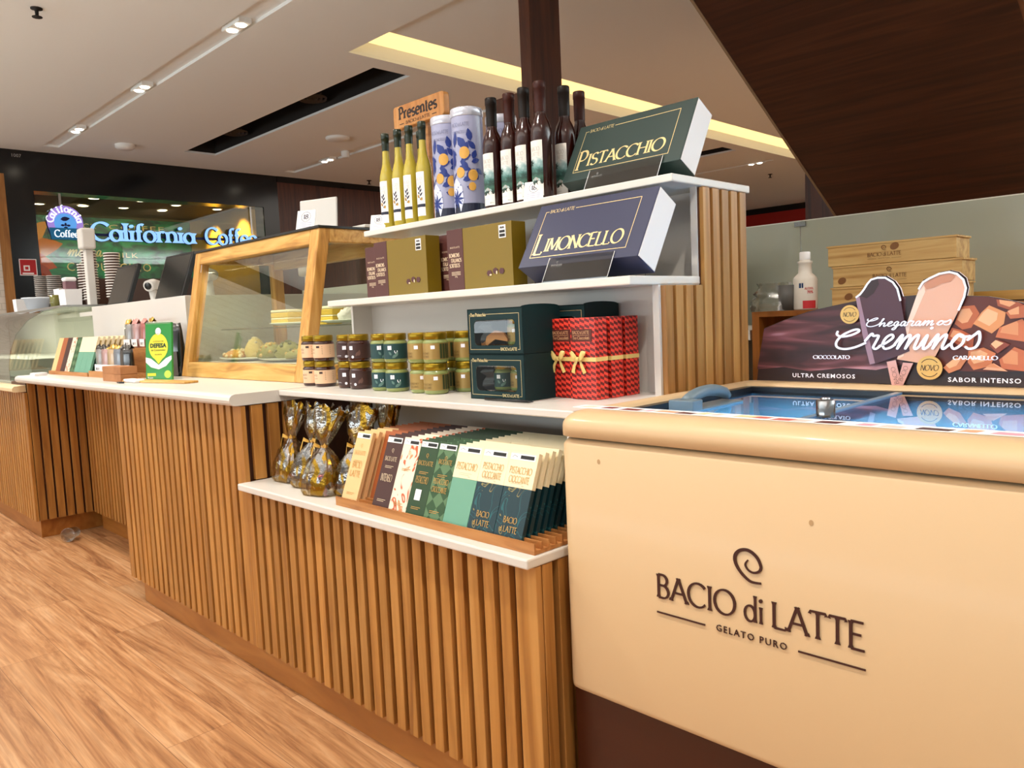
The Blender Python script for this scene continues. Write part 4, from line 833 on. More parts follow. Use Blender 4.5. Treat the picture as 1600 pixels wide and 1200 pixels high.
# wooden sign
ws = thing('wooden_gift_sign', 'rounded wooden sign on a post rising behind the yellow bottles and tins', 'sign', (-2.42, .82, 1.95))
b = MB(); pr = [(x, y) for x, y, _ in rring(-.155, .155, -.044, .044, .014, 0, 4)]; b.prism(pr, lambda u, v, t: (u, -.012 + t, v), .03); part('sign_plate', b, wood('sign_beech', '#c07a3c', '#d4904c', '#dea262', (20, 20, 3), .4), ws, .004)
SN = fr((0, -.0126, 0), (1, 0, 0), (0, 0, 1))
b = MB(); b.polys(shift(fitw(serif('Presentes', 1, .25, .12, .06, gap=.09), .240, .052), -.120, -.014), SN); b.polys(shift(fitw(serif('BACIO & LATTE', 1, .15, .08, .03), .15, .013), -.075, -.034), SN); b.polys([rect(-.115, -.088, -.030, -.027), rect(.086, .113, -.030, -.027)], SN); part('sign_lettering', b, mat('sign_ink', '#33231e', .6), ws)
b = MB(); b.box(-.02, .02, .018, .034, -.47, .02); b.box(-.07, .07, -.01, .06, -.4705, -.462); part('post', b, TRAYW, ws)
# price cards
def card(label, loc, rz, lean=-.35, w=.058, h=.058):
    t = thing('price_card', label, 'price card', loc, 'small round-numbered price cards', (lean, 0, rz))
    b = MB(); b.hexa([(-w / 2, 0, 0), (w / 2, 0, 0), (w / 2, .0012, 0), (-w / 2, .0012, 0), (-w / 2, 0, h), (w / 2, 0, h), (w / 2, .0012, h), (-w / 2, .0012, h)]); part('card', b, PAPER, t)
    F = fr((0, -.0005, 0), (1, 0, 0), (0, 0, 1))
    b = MB(); b.polys(strip(arc(0, h * .66, .0145, .0145, 0, 360, 22), lambda *_: .0011), F); b.polys(shift(fitw(serif('18', 1, .2, .07, .06), .016, .015), -.008, h * .66 - .0075), F); part('number', b, mat('card_ink', '#2a2340', .5), t)
    b = MB(); b.polys([rect(-.02, .02, h * .12 + k * .006, h * .12 + k * .006 + .002) for k in range(3)], F); part('small_print', b, mat('card_grey', '#b9b4c8', .6), t)
    b = MB(); b.hexa([(-w * .3, .0012, .0), (w * .3, .0012, .0), (w * .3, .03, .012), (-w * .3, .03, .012), (-w * .3, .0012, .004), (w * .3, .0012, .004), (w * .3, .03, .016), (-w * .3, .03, .016)]); part('stand', b, CLEAR, t)
    return t
c0 = card('white price card at the left end of the top shelf', (-2.335, .530, ZT), .55)
dup(c0, (-1.565, .527, ZT), (-.35, 0, .45), 'white price card leaning in front of the dark bottles')
cc0 = dup(c0, (-2.70, .455, 1.5165), (-.30, 0, .5), 'white price card on the black top of the pastry case'); cc0.scale = (1.35, 1.35, 1.35)

# ---------------------------------------------------------------- tilted gift boxes on acrylic stands
def gift(label, word, loc, W, H, D, tilt, colm, inner, grp):
    """origin at the bottom back edge (right end); tilted back"""
    t = thing('gift_box', label, 'box', loc, grp, (tilt, 0, 0))
    b = MB(); b.box(-W, 0, -D, 0, 0, H); part('carton', b, colm, t, .0015)
    b = MB(); b.box(-.0005, .0016, -D + .003, -.003, .003, H - .003); part('end_panel', b, mat('box_end_white', '#e6e2e0', .5), t, label='white end panel')
    F = fr((-W, -D - .0006, 0), (1, 0, 0), (0, 0, 1)); m = .030
    b = MB(); L = .022
    b.polys([rect(m, W - m - .012, m * .9, m * .9 + .0016), rect(m, m + .0016, m * .9, H - .024), rect(W - m - .014, W - m - .0124, m * .9, H - .024), rect(m, m + .012, H - .0256, H - .024), rect(m + .105, W - m - .0124, H - .0256, H - .024)], F); part('gold_rule', b, GOLDF, t)
    b = MB(); b.polys(shift(fitw(serif(word[1:], 1, .17, .05, .07, gap=.03), W - .132, .043), m + .042, .042), F)
    g0 = serif(word[0], 1, .15, .05, .07); b.polys(shift(fitw(g0, .036, .066), m + .004, .034), fr((-W, -D - .0009, 0), (1, 0, 0), (0, 0, 1))); part('foil_lettering', b, GOLDF, t)
    b = MB(); b.polys(shift(fitw(serif('BACIO di LATTE', 1, .13, .06, .03), .085, .011), m + .016, H - .030), F); part('foil_brand', b, GOLDF, t)
    return t
NAVYB = mat('navy_box', '#272b4a', .45); GREENB = mat('deep_green_box', '#1f3430', .42)
TL = -atan2(.100, .169)
gift('large navy gift box tilted back on the second shelf, gold lettering', 'LIMONCELLO', (-1.095, .438, 1.2385), .388, .196, .0775, TL, NAVYB, None, 'tilted gift boxes')
TP = -atan2(.092, .167)
gift('large dark green gift box tilted back on the top shelf, gold lettering', 'PISTACCHIO', (-1.113, .652, 1.4855), .392, .191, .076, TP, GREENB, None, 'tilted gift boxes')
ACR = glass('acrylic', '#cfd2d2', .10)
def stand(label, x0, x1, y, z, tilt, depth, lean):
    t = thing('acrylic_stand', label, 'display stand', (x0, y, z), 'acrylic display stands')
    W = x1 - x0; s, c = sin(lean), cos(lean)
    b = MB(); b.hexa([(0, -.002, 0), (W, -.002, 0), (W, .001, 0), (0, .001, 0), (0, s * .075 - .002, .062), (W, s * .075 - .002, .062), (W, s * .075 + .001, .062), (0, s * .075 + .001, .062)]); part('front_lip', b, ACR, t)
    b = MB()
    for x in (0, W): b.tube([(x, -.003, .0), (x, s * .075 - .003, .062)], .0009, n=5)
    part('polished_edge', b, mat('acrylic_edge', '#e4e6e6', .2), t)
    b = MB(); b.box(0, W, -.002, depth, -.0003, .002); part('foot', b, ACR, t)
    b = MB(); b.polys(shift([[(x * .0045, y * .0045) for x, y in p] for p in logo(1, .1)], .014, .040), lambda u, v: (u, s * v * 1.2 - .0032, v)); part('etched_logo', b, mat('etched_white', '#aeb0b0', .6), t)
    b = MB(); xr = W + .04
    for xx in (xr,): b.tube([(xx, depth + .035, 0), (xx, depth + .012, .12)], .0012, n=5)
    b.box(W, xr, depth - .001, depth + .001, 0, .002); part('back_strut', b, ACR, t)
    return t
stand('clear acrylic stand with lip under the navy gift box', -1.375, -1.165, .349, 1.2335, TL, .06, .45)
stand('clear acrylic stand with lip under the green gift box', -1.405, -1.165, .560, 1.4795, TP, .06, .45)

# ---------------------------------------------------------------- gold and brown bonbon boxes on the second shelf
GB = mat('olive_gold_carton', '#7d650c', .42, metal=.08); BB = mat('bonbon_brown', '#532a25', .5)
def bonbon(label, loc):
    t = thing('bonbon_box', label, 'box', loc, 'gold and brown bonbon boxes')
    W, H, D = .272, .178, .055
    b = MB(); b.box(.070, W, 0, D, 0, H); part('gold_carton', b, GB, t, .001)
    b = MB(); b.box(0, .0705, -.0012, D + .001, -.0, H + .001); part('brown_sleeve', b, BB, t, .001)
    F = fr((0, -.0018, 0), (1, 0, 0), (0, 0, 1)); FG = fr((0, -.0006, 0), (1, 0, 0), (0, 0, 1))
    b = MB()
    for k, (s, z, x) in enumerate((('BOMBONS', .098, .008), ('ITALIANOS', .083, .016), ('SORTIDOS', .068, .008))): b.polys(shift(fitw(serif(s, 1, .2, .12, .04), .047, .012), x, z), F)
    b.polys(shift(fitw(bf('BACIO DI LATTE', 1), .042, .005), .014, .124), F); b.polys(shift(fitw(bf('200g', 1), .012), .03, .038), F); b.polys([rect(.016, .056, .046 + k * .004, .0475 + k * .004) for k in range(3)], F); part('sleeve_lettering', b, mat('cream_print', '#e8cfae', .5), t)
    b = MB(); b.polys([rect(.222, .250, .135, .170)], FG); part('sticker', b, PAPER, t)
    b = MB(); FS = fr((0, -.001, 0), (1, 0, 0), (0, 0, 1)); b.polys([rect(.225, .247, .149, .156), rect(.225, .247, .138, .146)] + shift(fitw(script('moa', 1, .2), .018, .006), .227, .160), FS); part('sticker_print', b, INK, t)
    for cx, cz, a in ((.178, .042, .0), (.203, .047, .5), (.228, .045, -.2)):
        b = MB(); b.prism([(cx + .011 * cos(a + k * pi / 3), cz + .009 * sin(a + k * pi / 3)) for k in range(6)], lambda u, v, tt: (u, -.0016 + tt, v), .001, 0); part('bonbon_print', b, mat('bonbon_red_brown', '#4d120c', .3), t)
    b = MB(); b.polys([ell(.184, .037, .005, .0025), ell(.209, .042, .003, .005)], fr((0, -.0022, 0), (1, 0, 0), (0, 0, 1))); part('filling_print', b, mat('cream_filling', '#ecd2a8', .5), t)
    return t
ZS = 1.2335
b0 = bonbon('gold and brown bonbon box in front at the left of the second shelf', (-2.177, .400, ZS))
dup(b0, (-2.330, .470, ZS), None, 'bonbon box behind the left front one, only its brown strip showing')
dup(b0, (-1.803, .400, ZS), None, 'gold and brown bonbon box in front, next to the navy box')
dup(b0, (-1.925, .470, ZS), None, 'bonbon box behind the right front one, its brown strip partly showing')
dup(b0, (-1.665, .625, ZS), None, 'bonbon box mostly hidden behind the tilted navy gift box')

# ---------------------------------------------------------------- spread jars on the main shelf
ZM = .9435
def jar(label, loc, body, labm, labtext, ang, extra, group='spread jars on the main shelf'):
    t = thing('spread_jar', label, 'jar', loc, group)
    R = .0355
    b = MB(); b.lathe([(0, 0), (R - .004, 0), (R - .001, .003), (R, .008), (R, .058), (R - .001, .062), (R - .005, .066), (R - .005, .070)], 26); part('glass_jar', b, body, t)
    b = MB(); b.lathe([(R - .003, .067), (R - .0022, .068), (R - .0022, .083), (R - .003, .085), (R - .005, .0865), (0, .0862)], 26); part('gold_lid', b, mat('jar_lid_gold', '#9a7d1c', .28, metal=.75), t)
    b = MB(); M = cy(R + .0005, ang, 0); n = 16; wd = R * 4.4
    b.grid([[M(-wd / 2 + wd * i / n, z) for i in range(n + 1)] for z in (.011, .056)]); 
    M2 = cy(R + .001, ang, 0)
    for k, e in enumerate(extra): b.polys(e, M2, 1 + k)
    part('wrap_label', b, labm, t, fixn=False)
    return t
def jl_lines(x0, y0, n, w): return [rect(x0, x0 + w, y0 - .006 * k, y0 - .006 * k + .0016) for k in range(n)]
CREAML = mat('label_cream', '#e6bd97', .55); BROWNL = mat('label_brown', '#3d211b', .5); TEALL = mat('label_teal', '#153f40', .5); GOLDL = mat('label_gold_kraft', '#a5864a', .4, metal=.35)
BRO = mat('hazelnut_spread', '#3a140c', .12, coat=.6); PALE = mat('pistachio_spread', '#8b9556', .15, coat=.6)
WHT = mat('white_print', '#f6f2fa'); DKP = mat('dark_print', '#3a241c', .5); TLF = mat('teal_leaf', '#5d7d74', .5)
A = radians(-58)
jc = jar('', (0, 0, -5), BRO, [CREAML, DKP], '', A, [[rect(-.006, .006, .044, .051)] + jl_lines(.014, .048, 5, .03) + shift(fitw(serif('BACIO', 1, .14, .07, .03), .022, .006), -.036, .036) + shift(fitw(bf('CREMA', 1), .018), -.032, .026)])
jb = jar('', (0, 0, -5), BRO, [BROWNL, WHT, mat('brown_leaf', '#6a4a40', .5)], '', A, [[rect(-.010, .003, .038, .050), ell(.002, .016, .0045, .0045)] + shift(fitw(bf('CACAO', 1), .018), -.034, .017), [leaf2(.012, .018, .02, .009, .9), leaf2(.022, .018, .02, .009, 1.4)]])
jt = jar('', (0, 0, -5), PALE, [TEALL, WHT, TLF], '', A, [[rect(-.008, .005, .038, .050)] + strip(arc(.018, .034, .004, .006, 160, 380, 8), lambda *_: .0022), [leaf2(.006, .014, .02, .009, .6), leaf2(.016, .016, .02, .009, 1.2), leaf2(.004, .022, .014, .007, 2.2)]])
jg = jar('', (0, 0, -5), PALE, [GOLDL, WHT, mat('kraft_print', '#6e5426', .5), mat('dark_green_bars', '#39431f', .5)], '', A, [[rect(.0, .012, .040, .050)], shift(fitw(serif('PISTACCHIO', 1, .16, .08, .03), .034, .006), -.040, .025) + shift(fitw(serif('CROCCANTE', 1, .16, .08, .03), .034, .006), -.040, .016), [rect(.026 + .009 * k, .033 + .009 * k, .013, .054) for k in range(4)]])
spec = [(jc, 'cream-labelled', (-2.424, .290), 'at the left end'), (jc, 'cream-labelled', (-2.346, .290), 'second from the left'), (jb, 'brown-labelled', (-2.205, .292), 'left one of the brown pair'), (jb, 'brown-labelled', (-2.125, .284), 'right one of the brown pair'),
        (jt, 'teal-labelled', (-1.996, .282), 'left one of the teal pair'), (jt, 'teal-labelled', (-1.922, .278), 'right one of the teal pair'), (jg, 'gold-labelled', (-1.807, .280), 'left one of the front gold pair'), (jg, 'gold-labelled', (-1.732, .276), 'right one of the front gold pair'), (jg, 'gold-labelled', (-1.790, .362), 'behind the front gold pair'), (jg, 'gold-labelled', (-1.700, .362), 'behind, next to the green window boxes')]
rs = random.Random(11); used = set()
for proto, kind, (x, y), where in spec:
    for lv in (0, 1):
        lb = '%s spread jar with gold lid, %s layer, %s' % (kind, ('bottom', 'upper')[lv], where)
        loc = (x + rs.uniform(-.002, .002), y + rs.uniform(-.002, .002), ZM + lv * .087); rt = (0, 0, rs.uniform(-.25, .25))
        if id(proto) not in used:
            used.add(id(proto)); proto.location = loc; proto.rotation_euler = rt; proto['label'] = lb
        else: dup(proto, loc, rt, lb)
# ---------------------------------------------------------------- green window boxes
TEALB = mat('teal_carton', '#08292b', .5, spec=.25)
def duo(label, loc, contents, flap=False):
    t = thing('window_gift_box', label, 'box', loc, 'green window boxes on the main shelf')
    W, H, D = .200, .115, .135
    wx0, wx1, wz0, wz1 = .024, .172, .022, .086
    b = MB()      # carton as a shell with a window opening in front
    b.box(0, W, D - .003, D, 0, H); b.box(0, .003, 0, D, 0, H); b.box(W - .003, W, 0, D, 0, H); b.box(0, W, 0, D, 0, .003); b.box(0, W, 0, D, H - .003, H)
    rr = [(x, z) for x, z, _ in rring(wx0, wx1, wz0, wz1, .012, 0, 4)]; oo = []
    for k, (x, z) in enumerate(rr):
        i = k // 5; oo.append(((W, H), (0, H), (0, 0), (W, 0))[i])
    for k in range(len(rr)):
        j = (k + 1) % len(rr); q = [rr[k], rr[j], oo[j], oo[k]]
        if oo[j] == oo[k]: q = q[:3]
        b.face([(u, 0, v) for u, v in q]); b.face([(u, .002, v) for u, v in q][::-1])
    part('carton', b, TEALB, t)
    if flap: b = MB(); c = arc(D / 2, 0, D / 2, .006, 0, 180, 10); b.prism([(u, v) for u, v in c], lambda u, v, tt: (W - .004 - tt, u, H + v), .002); part('tuck_flap', b, TEALB, t)
    b = MB(); b.grid([[(x * 1.0, -.0004, z) for x, z in rr], [(x, -.002, z) for x, z in [(a, c) for a, c, _ in rring(wx0 + .003, wx1 - .003, wz0 + .003, wz1 - .003, .010, 0, 4)]]], closed=True); b.face([(a, -.002, c) for a, c, _ in rring(wx0 + .003, wx1 - .003, wz0 + .003, wz1 - .003, .010, 0, 4)]); part('window_film', b, CLEAR, t)
    F = fr((0, -.0006, 0), (1, 0, 0), (0, 0, 1))
    b = MB(); b.polys([rect(.008, .0088, .012, .100), rect(.008, .012, .100, .1008), rect(.072, .188, .100, .1008), rect(.1872, .188, .012, .100), rect(.008, .118, .0112, .012), rect(.18, .188, .0112, .012)], F); b.polys(shift(fitw(serif('Duo Pistacchio', 1, .16, .08, .03), .058, .009), .013, .0955), F); b.polys(shift(fitw(serif('BACIO & LATTE', 1, .16, .08, .03), .058, .008), .120, .0085), F); part('gold_print', b, GOLDF, t)
    b = MB()
    if contents == 0:
        b.lathe([(0, .035), (.028, .035), (.03, .039), (.03, .08), (0, .08)], 20, c=(.145, .05))
    b.box(.02, .18, .045, .11, .004, .02); part('inner_tray', b, mat('kraft_board', '#a87a45', .6), t)
    b = MB()
    for k, (u0, u1) in enumerate(((.03, .062), )): b.grid([[(u0 + .004 * sin(v * 3), .02 + .01 * cos(v * 4), .02 + v * .012) for v in range(6)], [(u1 + .006 * cos(v * 2), .03 + .008 * sin(v * 3), .02 + v * .012) for v in range(6)]])
    part('tissue_ribbon', b, mat('dark_satin', '#22242c', .3), t, fixn=False)
    return t
def dj(loc, label, proto):
    o = dup(proto, loc, (0, 0, radians(-20)), label); return o
w0 = duo('green window gift box, lower one of the stack on the main shelf', (-1.528, .222, ZM), 1)
w1 = duo('green window gift box with arched flap, on top of the stack', (-1.530, .224, ZM + .1155), 1, True)
dj((-1.452, .275, ZM + .021), 'teal-labelled jar seen inside the lower green window box', jt).scale = (.80, .80, .80)
dj((-1.392, .275, ZM + .021), 'gold-labelled jar seen inside the lower green window box', jg).scale = (.80, .80, .80)
dj((-1.400, .278, ZM + .1365), 'gold-labelled jar seen inside the upper green window box', jg).scale = (.80, .80, .80)
o = thing('wooden_spreader', 'small curved wooden spreader inside the upper green window box', 'spreader', (-1.452, .245, ZM + .140)); b = MB(); b.prism([(-.04, .0), (-.03, .02), (0, .034), (.03, .03), (.045, .012), (.045, .006), (.0, .012), (-.03, -.004)], lambda u, v, t: (u, t, v), .006); part('blade', b, TRAYW, o); b = MB(); b.box(-.052, -.036, 0, .006, -.006, .006); part('handle', b, TRAYW, o)
dup(w0, (-1.46, .375, ZM), None, 'green window gift box in the shadow behind the lower one'); dup(w1, (-1.46, .375, ZM + .1155), None, 'dark green box in the shadow behind the upper window box')
# ---------------------------------------------------------------- red patterned boxes
def redm():
    m, n, l, p = nt('red_parallelogram_print')
    tc = n.new('ShaderNodeTexCoord'); sp = n.new('ShaderNodeSeparateXYZ'); l.new(tc.outputs['Object'], sp.inputs[0])
    def mth(op, a, b=None):
        q = n.new('ShaderNodeMath'); q.operation = op
        for i, v in enumerate((a, b)):
            if v is None: continue
            if isinstance(v, (int, float)): q.inputs[i].default_value = v
            else: l.new(v, q.inputs[i])
        return q.outputs[0]
    u = mth('MULTIPLY', mth('ADD', sp.outputs[0], sp.outputs[1]), 66.0)
    v = mth('MULTIPLY', sp.outputs[2], 70.0)
    fl = mth('FLOOR', u); fu = mth('FRACT', u)
    z = mth('ADD', mth('ADD', v, mth('MULTIPLY', u, .40)), mth('MULTIPLY', fl, .5))
    k = mth('LESS_THAN', mth('FRACT', z), .5)
    mx = n.new('ShaderNodeMix'); mx.data_type = 'RGBA'; l.new(k, mx.inputs[0]); mx.inputs[6].default_value = srgb('#e8402e'); mx.inputs[7].default_value = srgb('#6b120e')
    l.new(mx.outputs[2], p.inputs['Base Color']); p.inputs['Roughness'].default_value = .4; return m
RED = redm()
RIB = mat('gold_satin_ribbon', '#e6c778', .35)
def redbox(label, loc, W, D, bow, rz=0, tagon=True):
    t = thing('patterned_gift_box', label, 'box', loc, 'red patterned gift boxes', (0, 0, rz))
    H = .197
    b = MB(); b.box(0, W, 0, D, 0, H); part('carton', b, RED, t, .0012)
    b = MB(); b.box(-.0006, W + .0006, -.0008, D + .0006, .092, .102); part('ribbon_band', b, RIB, t)
    F = fr((0, -.0012, 0), (1, 0, 0), (0, 0, 1))
    if tagon:
        b = MB(); b.box(.004, W - .010, -.0010, .0, .140, .170); part('brown_tag', b, mat('tag_brown', '#5a2216', .5), t)
        b = MB(); b.polys(shift(fitw(serif('BACIO & LATTE', 1, .15, .07, .03), W - .026, .008), .008, .158), F); b.polys(shift(fitw(serif('Tre Cioccolati', 1, .15, .07, .02), W - .026, .008), .008, .145), F); b.polys([rect(.008, W - .018, .1548, .1555)], F); part('tag_lettering', b, mat('tag_gold', '#d8a878', .5), t)
    if bow:
        cx = W * .35
        for s in (-1, 1):
            b = MB(); rows = []
            for i in range(7):
                a = i / 6; r = .011 * sin(pi * min(1, a * .92 + .04)); rows.append([(cx + s * (.002 + .022 * a), -.004 - r * .6, .098 + .016 * a - r), (cx + s * (.002 + .022 * a), -.010 - r * .3, .098 + .016 * a), (cx + s * (.002 + .022 * a), -.004 - r * .6, .098 + .016 * a + r)])
            b.grid(rows); part('bow_loop', b, RIB, t, fixn=False)
            b = MB(); b.grid([[(cx + s * .001, -.004, .096), (cx + s * .006, -.006, .099)], [(cx + s * .008, -.008, .08), (cx + s * .016, -.007, .083)], [(cx + s * .013, -.004, .062), (cx + s * .024, -.005, .066)]]); part('bow_tail', b, RIB, t, fixn=False)
        b = MB(); b.lathe([(0, -.006), (.005, -.004), (.006, 0), (.005, .004), (0, .006)], 10); k = part('bow_knot', b, RIB, t); k.location = (cx, -.007, .098)
    return t
redbox('red patterned gift box with gold bow, leftmost, beside the green boxes', (-1.338, .330, ZM), .078, .042, True)
r0 = redbox('red patterned gift box with gold bow, in front with its brown tag complete', (-1.262, .318, ZM), .078, .044, True)
redbox('red patterned gift box third in the row, just behind the front one', (-1.258, .372, ZM), .078, .046, False)
redbox('red patterned gift box at the back of the row, nearest the side panel', (-1.255, .428, ZM), .078, .050, False)
b = MB(); b.tube([(-1.456, .205, ZM + .004), (-1.30, .203, ZM + .004)], .0035, n=8); b.tube([(-1.30, .203, ZM + .004), (-1.285, .2028, ZM + .004)], [.0035, .0008], n=8); pn = part('pen', b, mat('pen_black', '#17181a', .25), None); tag(pn, 'black pen lying on the front of the main shelf', 'pen')
# ================================================================ chocolate bars in the stepped rack
ZL = .6575
def rack(label, x0, x1, y0, rows, pitch, z, depth=.016):
    t = thing('bar_rack', label, 'display rack', (x0, y0, z))
    W = x1 - x0; L = rows * pitch + .03
    b = MB(); b.box(0, W, 0, L, 0, .008)
    for i in range(rows + 1): yy = i * pitch; b.hexa([(0, yy, .008), (W, yy, .008), (W, yy + .006, .008), (0, yy + .006, .008), (0, yy, .008 + depth), (W, yy, .008 + depth), (W, yy + .0035, .008 + depth), (0, yy + .0035, .008 + depth)])
    part('grooved_tray', b, TRAYW, t)
    return t
PITCH = .0215
rack('stepped wooden rack holding the chocolate bars on the lower shelf', -1.862, -1.108, .004, 12, PITCH, ZL)
CREAM1 = mat('bar_cream', '#e8bd83', .5); ORB = mat('bar_copper', '#a5582c', .5); DKB = mat('bar_dark_brown', '#43211a', .5); DGR = mat('bar_dark_green', '#22401d', .5); MINT = mat('bar_mint', '#6a9f86', .5); CRT = mat('bar_cream_top', '#efe0ba', .5)
MARB = marbled('bar_marbled_orange', '#f0dcc4', ['#c4551f', '#d98a56'], 11, 3.0, .06); NAVM = marbled('bar_marbled_teal', '#0a2f36', ['#8a7d4a', '#1b5a5e', '#b59a55'], 13, 2.4, .020)
def pgreen():
    m, n, l, p = nt('bar_patterned_green')
    tc = n.new('ShaderNodeTexCoord'); mp = n.new('ShaderNodeMapping'); mp.inputs['Rotation'].default_value = (0, radians(45), 0); mp.inputs['Scale'].default_value = (36, 1, 36); l.new(tc.outputs['Object'], mp.inputs[0])
    ck = n.new('ShaderNodeTexChecker'); ck.inputs['Scale'].default_value = 1.0; ck.inputs[1].default_value = srgb('#274a24'); ck.inputs[2].default_value = srgb('#56764f'); l.new(mp.outputs[0], ck.inputs[0]); l.new(ck.outputs[0], p.inputs['Base Color']); p.inputs['Roughness'].default_value = .5; return m
PGR = pgreen()
GOLDI = mat('gold_ink', '#c79a4e', .4, metal=.3); PALEI = mat('pale_ink', '#d9c2a0', .5)
LEAN = radians(-21)
HB = .200; TB = .011
def bar_single(w, mats, top=None):
    b = MB()
    if top: b.box(0, w, 0, TB, 0, HB * .60); b.box(-.0004, w + .0004, -.0004, TB + .0004, HB * .60, HB, 1)
    else: b.box(0, w, 0, TB, 0, HB)
    o = part('chocolate_bar', b, mats, None); return o
def bar_front(w, m, top, words, inkm, sticker=True, marks=()):
    t = thing('chocolate_bar', '', 'chocolate bar', (0, 0, -5), 'chocolate bars in the wooden rack', (LEAN, 0, 0))
    b = MB(); b.box(0, w, 0, TB, 0, HB if not top else HB * .60); part('wrapper', b, m, t, .0008)
    if top: b = MB(); b.box(-.0004, w + .0004, -.0004, TB + .0004, HB * .60, HB); part('cream_band', b, CRT, t, .0008, label='cream band')
    F = fr((0, -.0009, 0), (1, 0, 0), (0, 0, 1)); F2 = fr((0, -.0013, 0), (1, 0, 0), (0, 0, 1))
    if sticker:
        b = MB(); b.polys([rect(w * .04, w * .92, HB - .019, HB - .005)], F); part('price_strip', b, PAPER, t, fixn=False)
        b = MB(); b.polys([rect(w * .40, w * .88, HB - .016, HB - .008)] + strip([(w * .1, HB - .014), (w * .18, HB - .009), (w * .3, HB - .013)], lambda *_: .0009), F2); part('price_print', b, INK, t, fixn=False)
    b = MB()
    for txt, wd, h, z in words: b.polys(shift(fitw(serif(txt, 1, .14, .07, .04), wd * w, h), w * (1 - wd) / 2, z), F2)
    if words: part('bar_lettering', b, inkm, t, fixn=False)
    for mk, mm in marks:
        b = MB(); b.polys(mk, F); part('printed_mark', b, mm, t, fixn=False)
    return t
sw = lambda w: shift([[(x * .010, y * .010) for x, y in p] for p in spiral(.1)], w / 2 - .004, .155)
lines = lambda w, z, n: [rect(w * .25, w * (.75 - .1 * k), z - .004 * k, z - .004 * k + .0013) for k in range(n)]
BW, BG = .0715, .0865
columns = [  # name, x, width, front wrapper, top band, rear mats by row, words, ink, first row present
 ('cream', -1.852, BW, CREAM1, None, [CREAM1] * 5 + [ORB] * 6, [('BACIO', .62, .018, .098), ('LATTE', .68, .018, .074), ('BACIO LATTE', .7, .012, .135)], GOLDI, 0),
 ('copper', -1.780, BW, ORB, None, [ORB] * 11, [], GOLDI, 2),
 ('dark brown', -1.708, BW, DKB, None, [DKB] * 11, [('INTENSO', .66, .020, .078), ('BACIO LATTE', .7, .012, .132)], PALEI, 0),
 ('orange marbled', -1.636, BW, MARB, None, [MARB] * 11, [], GOLDI, 0),
 ('dark green', -1.564, BW, DGR, None, [DGR] * 11, [('PISTACCHIO', .68, .018, .090), ('BACIO LATTE', .8, .012, .135)], GOLDI, 0),
 ('green patterned', -1.492, BW, PGR, None, [PGR] * 4 + [DGR] * 7, [('PISTACCHIO', .78, .014, .096), ('CROCCANTE', .78, .014, .076), ('BACIO LATTE', .7, .012, .145)], GOLDI, 0),
 ('mint', -1.420, BG, MINT, CRT, None, [('PISTACCHIO', .82, .018, .140)], GOLDI, 0),
 ('teal marbled, left', -1.3325, BG, NAVM, CRT, None, [('PISTACCHIO', .78, .016, .150), ('CIOCCANTE', .72, .016, .130), ('BACIO', .48, .014, .042), ('& LATTE', .60, .014, .022)], GOLDI, 0),
 ('teal marbled, right', -1.245, BG, NAVM, CRT, None, [('PISTACCHIO', .78, .016, .150), ('CIOCCANTE', .72, .016, .130), ('BACIO', .48, .014, .042), ('& LATTE', .60, .014, .022)], GOLDI, 0)]
ZB = ZL + .0085
for nm, x, wdt, m, top, rear, words, ink, first in columns:
    marks = [(sw(wdt) + lines(wdt, .03, 2) + lines(wdt, .118, 2), ink)] if not top else [(lines(wdt, HB * .60 + .012, 2) + [rect(wdt * .62, wdt * .7, HB * .6 + .004, HB * .6 + .006)], PALEI)]
    if nm == 'dark green': marks.append(([rect(wdt * .3, wdt * .62, .048, .075)], PAPER))
    fb = bar_front(wdt, m, top, words, ink, nm not in ('copper',), marks)
    fb.location = (x, .0125 + first * PITCH, ZB)
    nmm = nm.split(',')[0]; side = nm.split(', ')[1] + ' ' if ',' in nm else ''
    fb['label'] = '%s chocolate bar, foremost of the %s%s column in the rack' % (nmm, side, nmm)
    cache = {}
    for r in range(first + 1, 11):
        mm = rear[r] if rear else m
        if mm.name not in cache: o = cache[mm.name] = bar_single(wdt, [mm, CRT] if top else [mm], top)
        else: o = cache[mm.name].copy(); COL.objects.link(o)
        o.location = (x + random.uniform(-.001, .001), .0125 + r * PITCH, ZB); o.rotation_euler = (LEAN, 0, 0)
        o['kind'] = 'thing'; del o['kind']
        tag(o, 'bar in the %s%s column of the lower rack, %s row from the front' % (side, nmm, ordw(r)), 'chocolate bar', 'chocolate bars in the wooden rack')
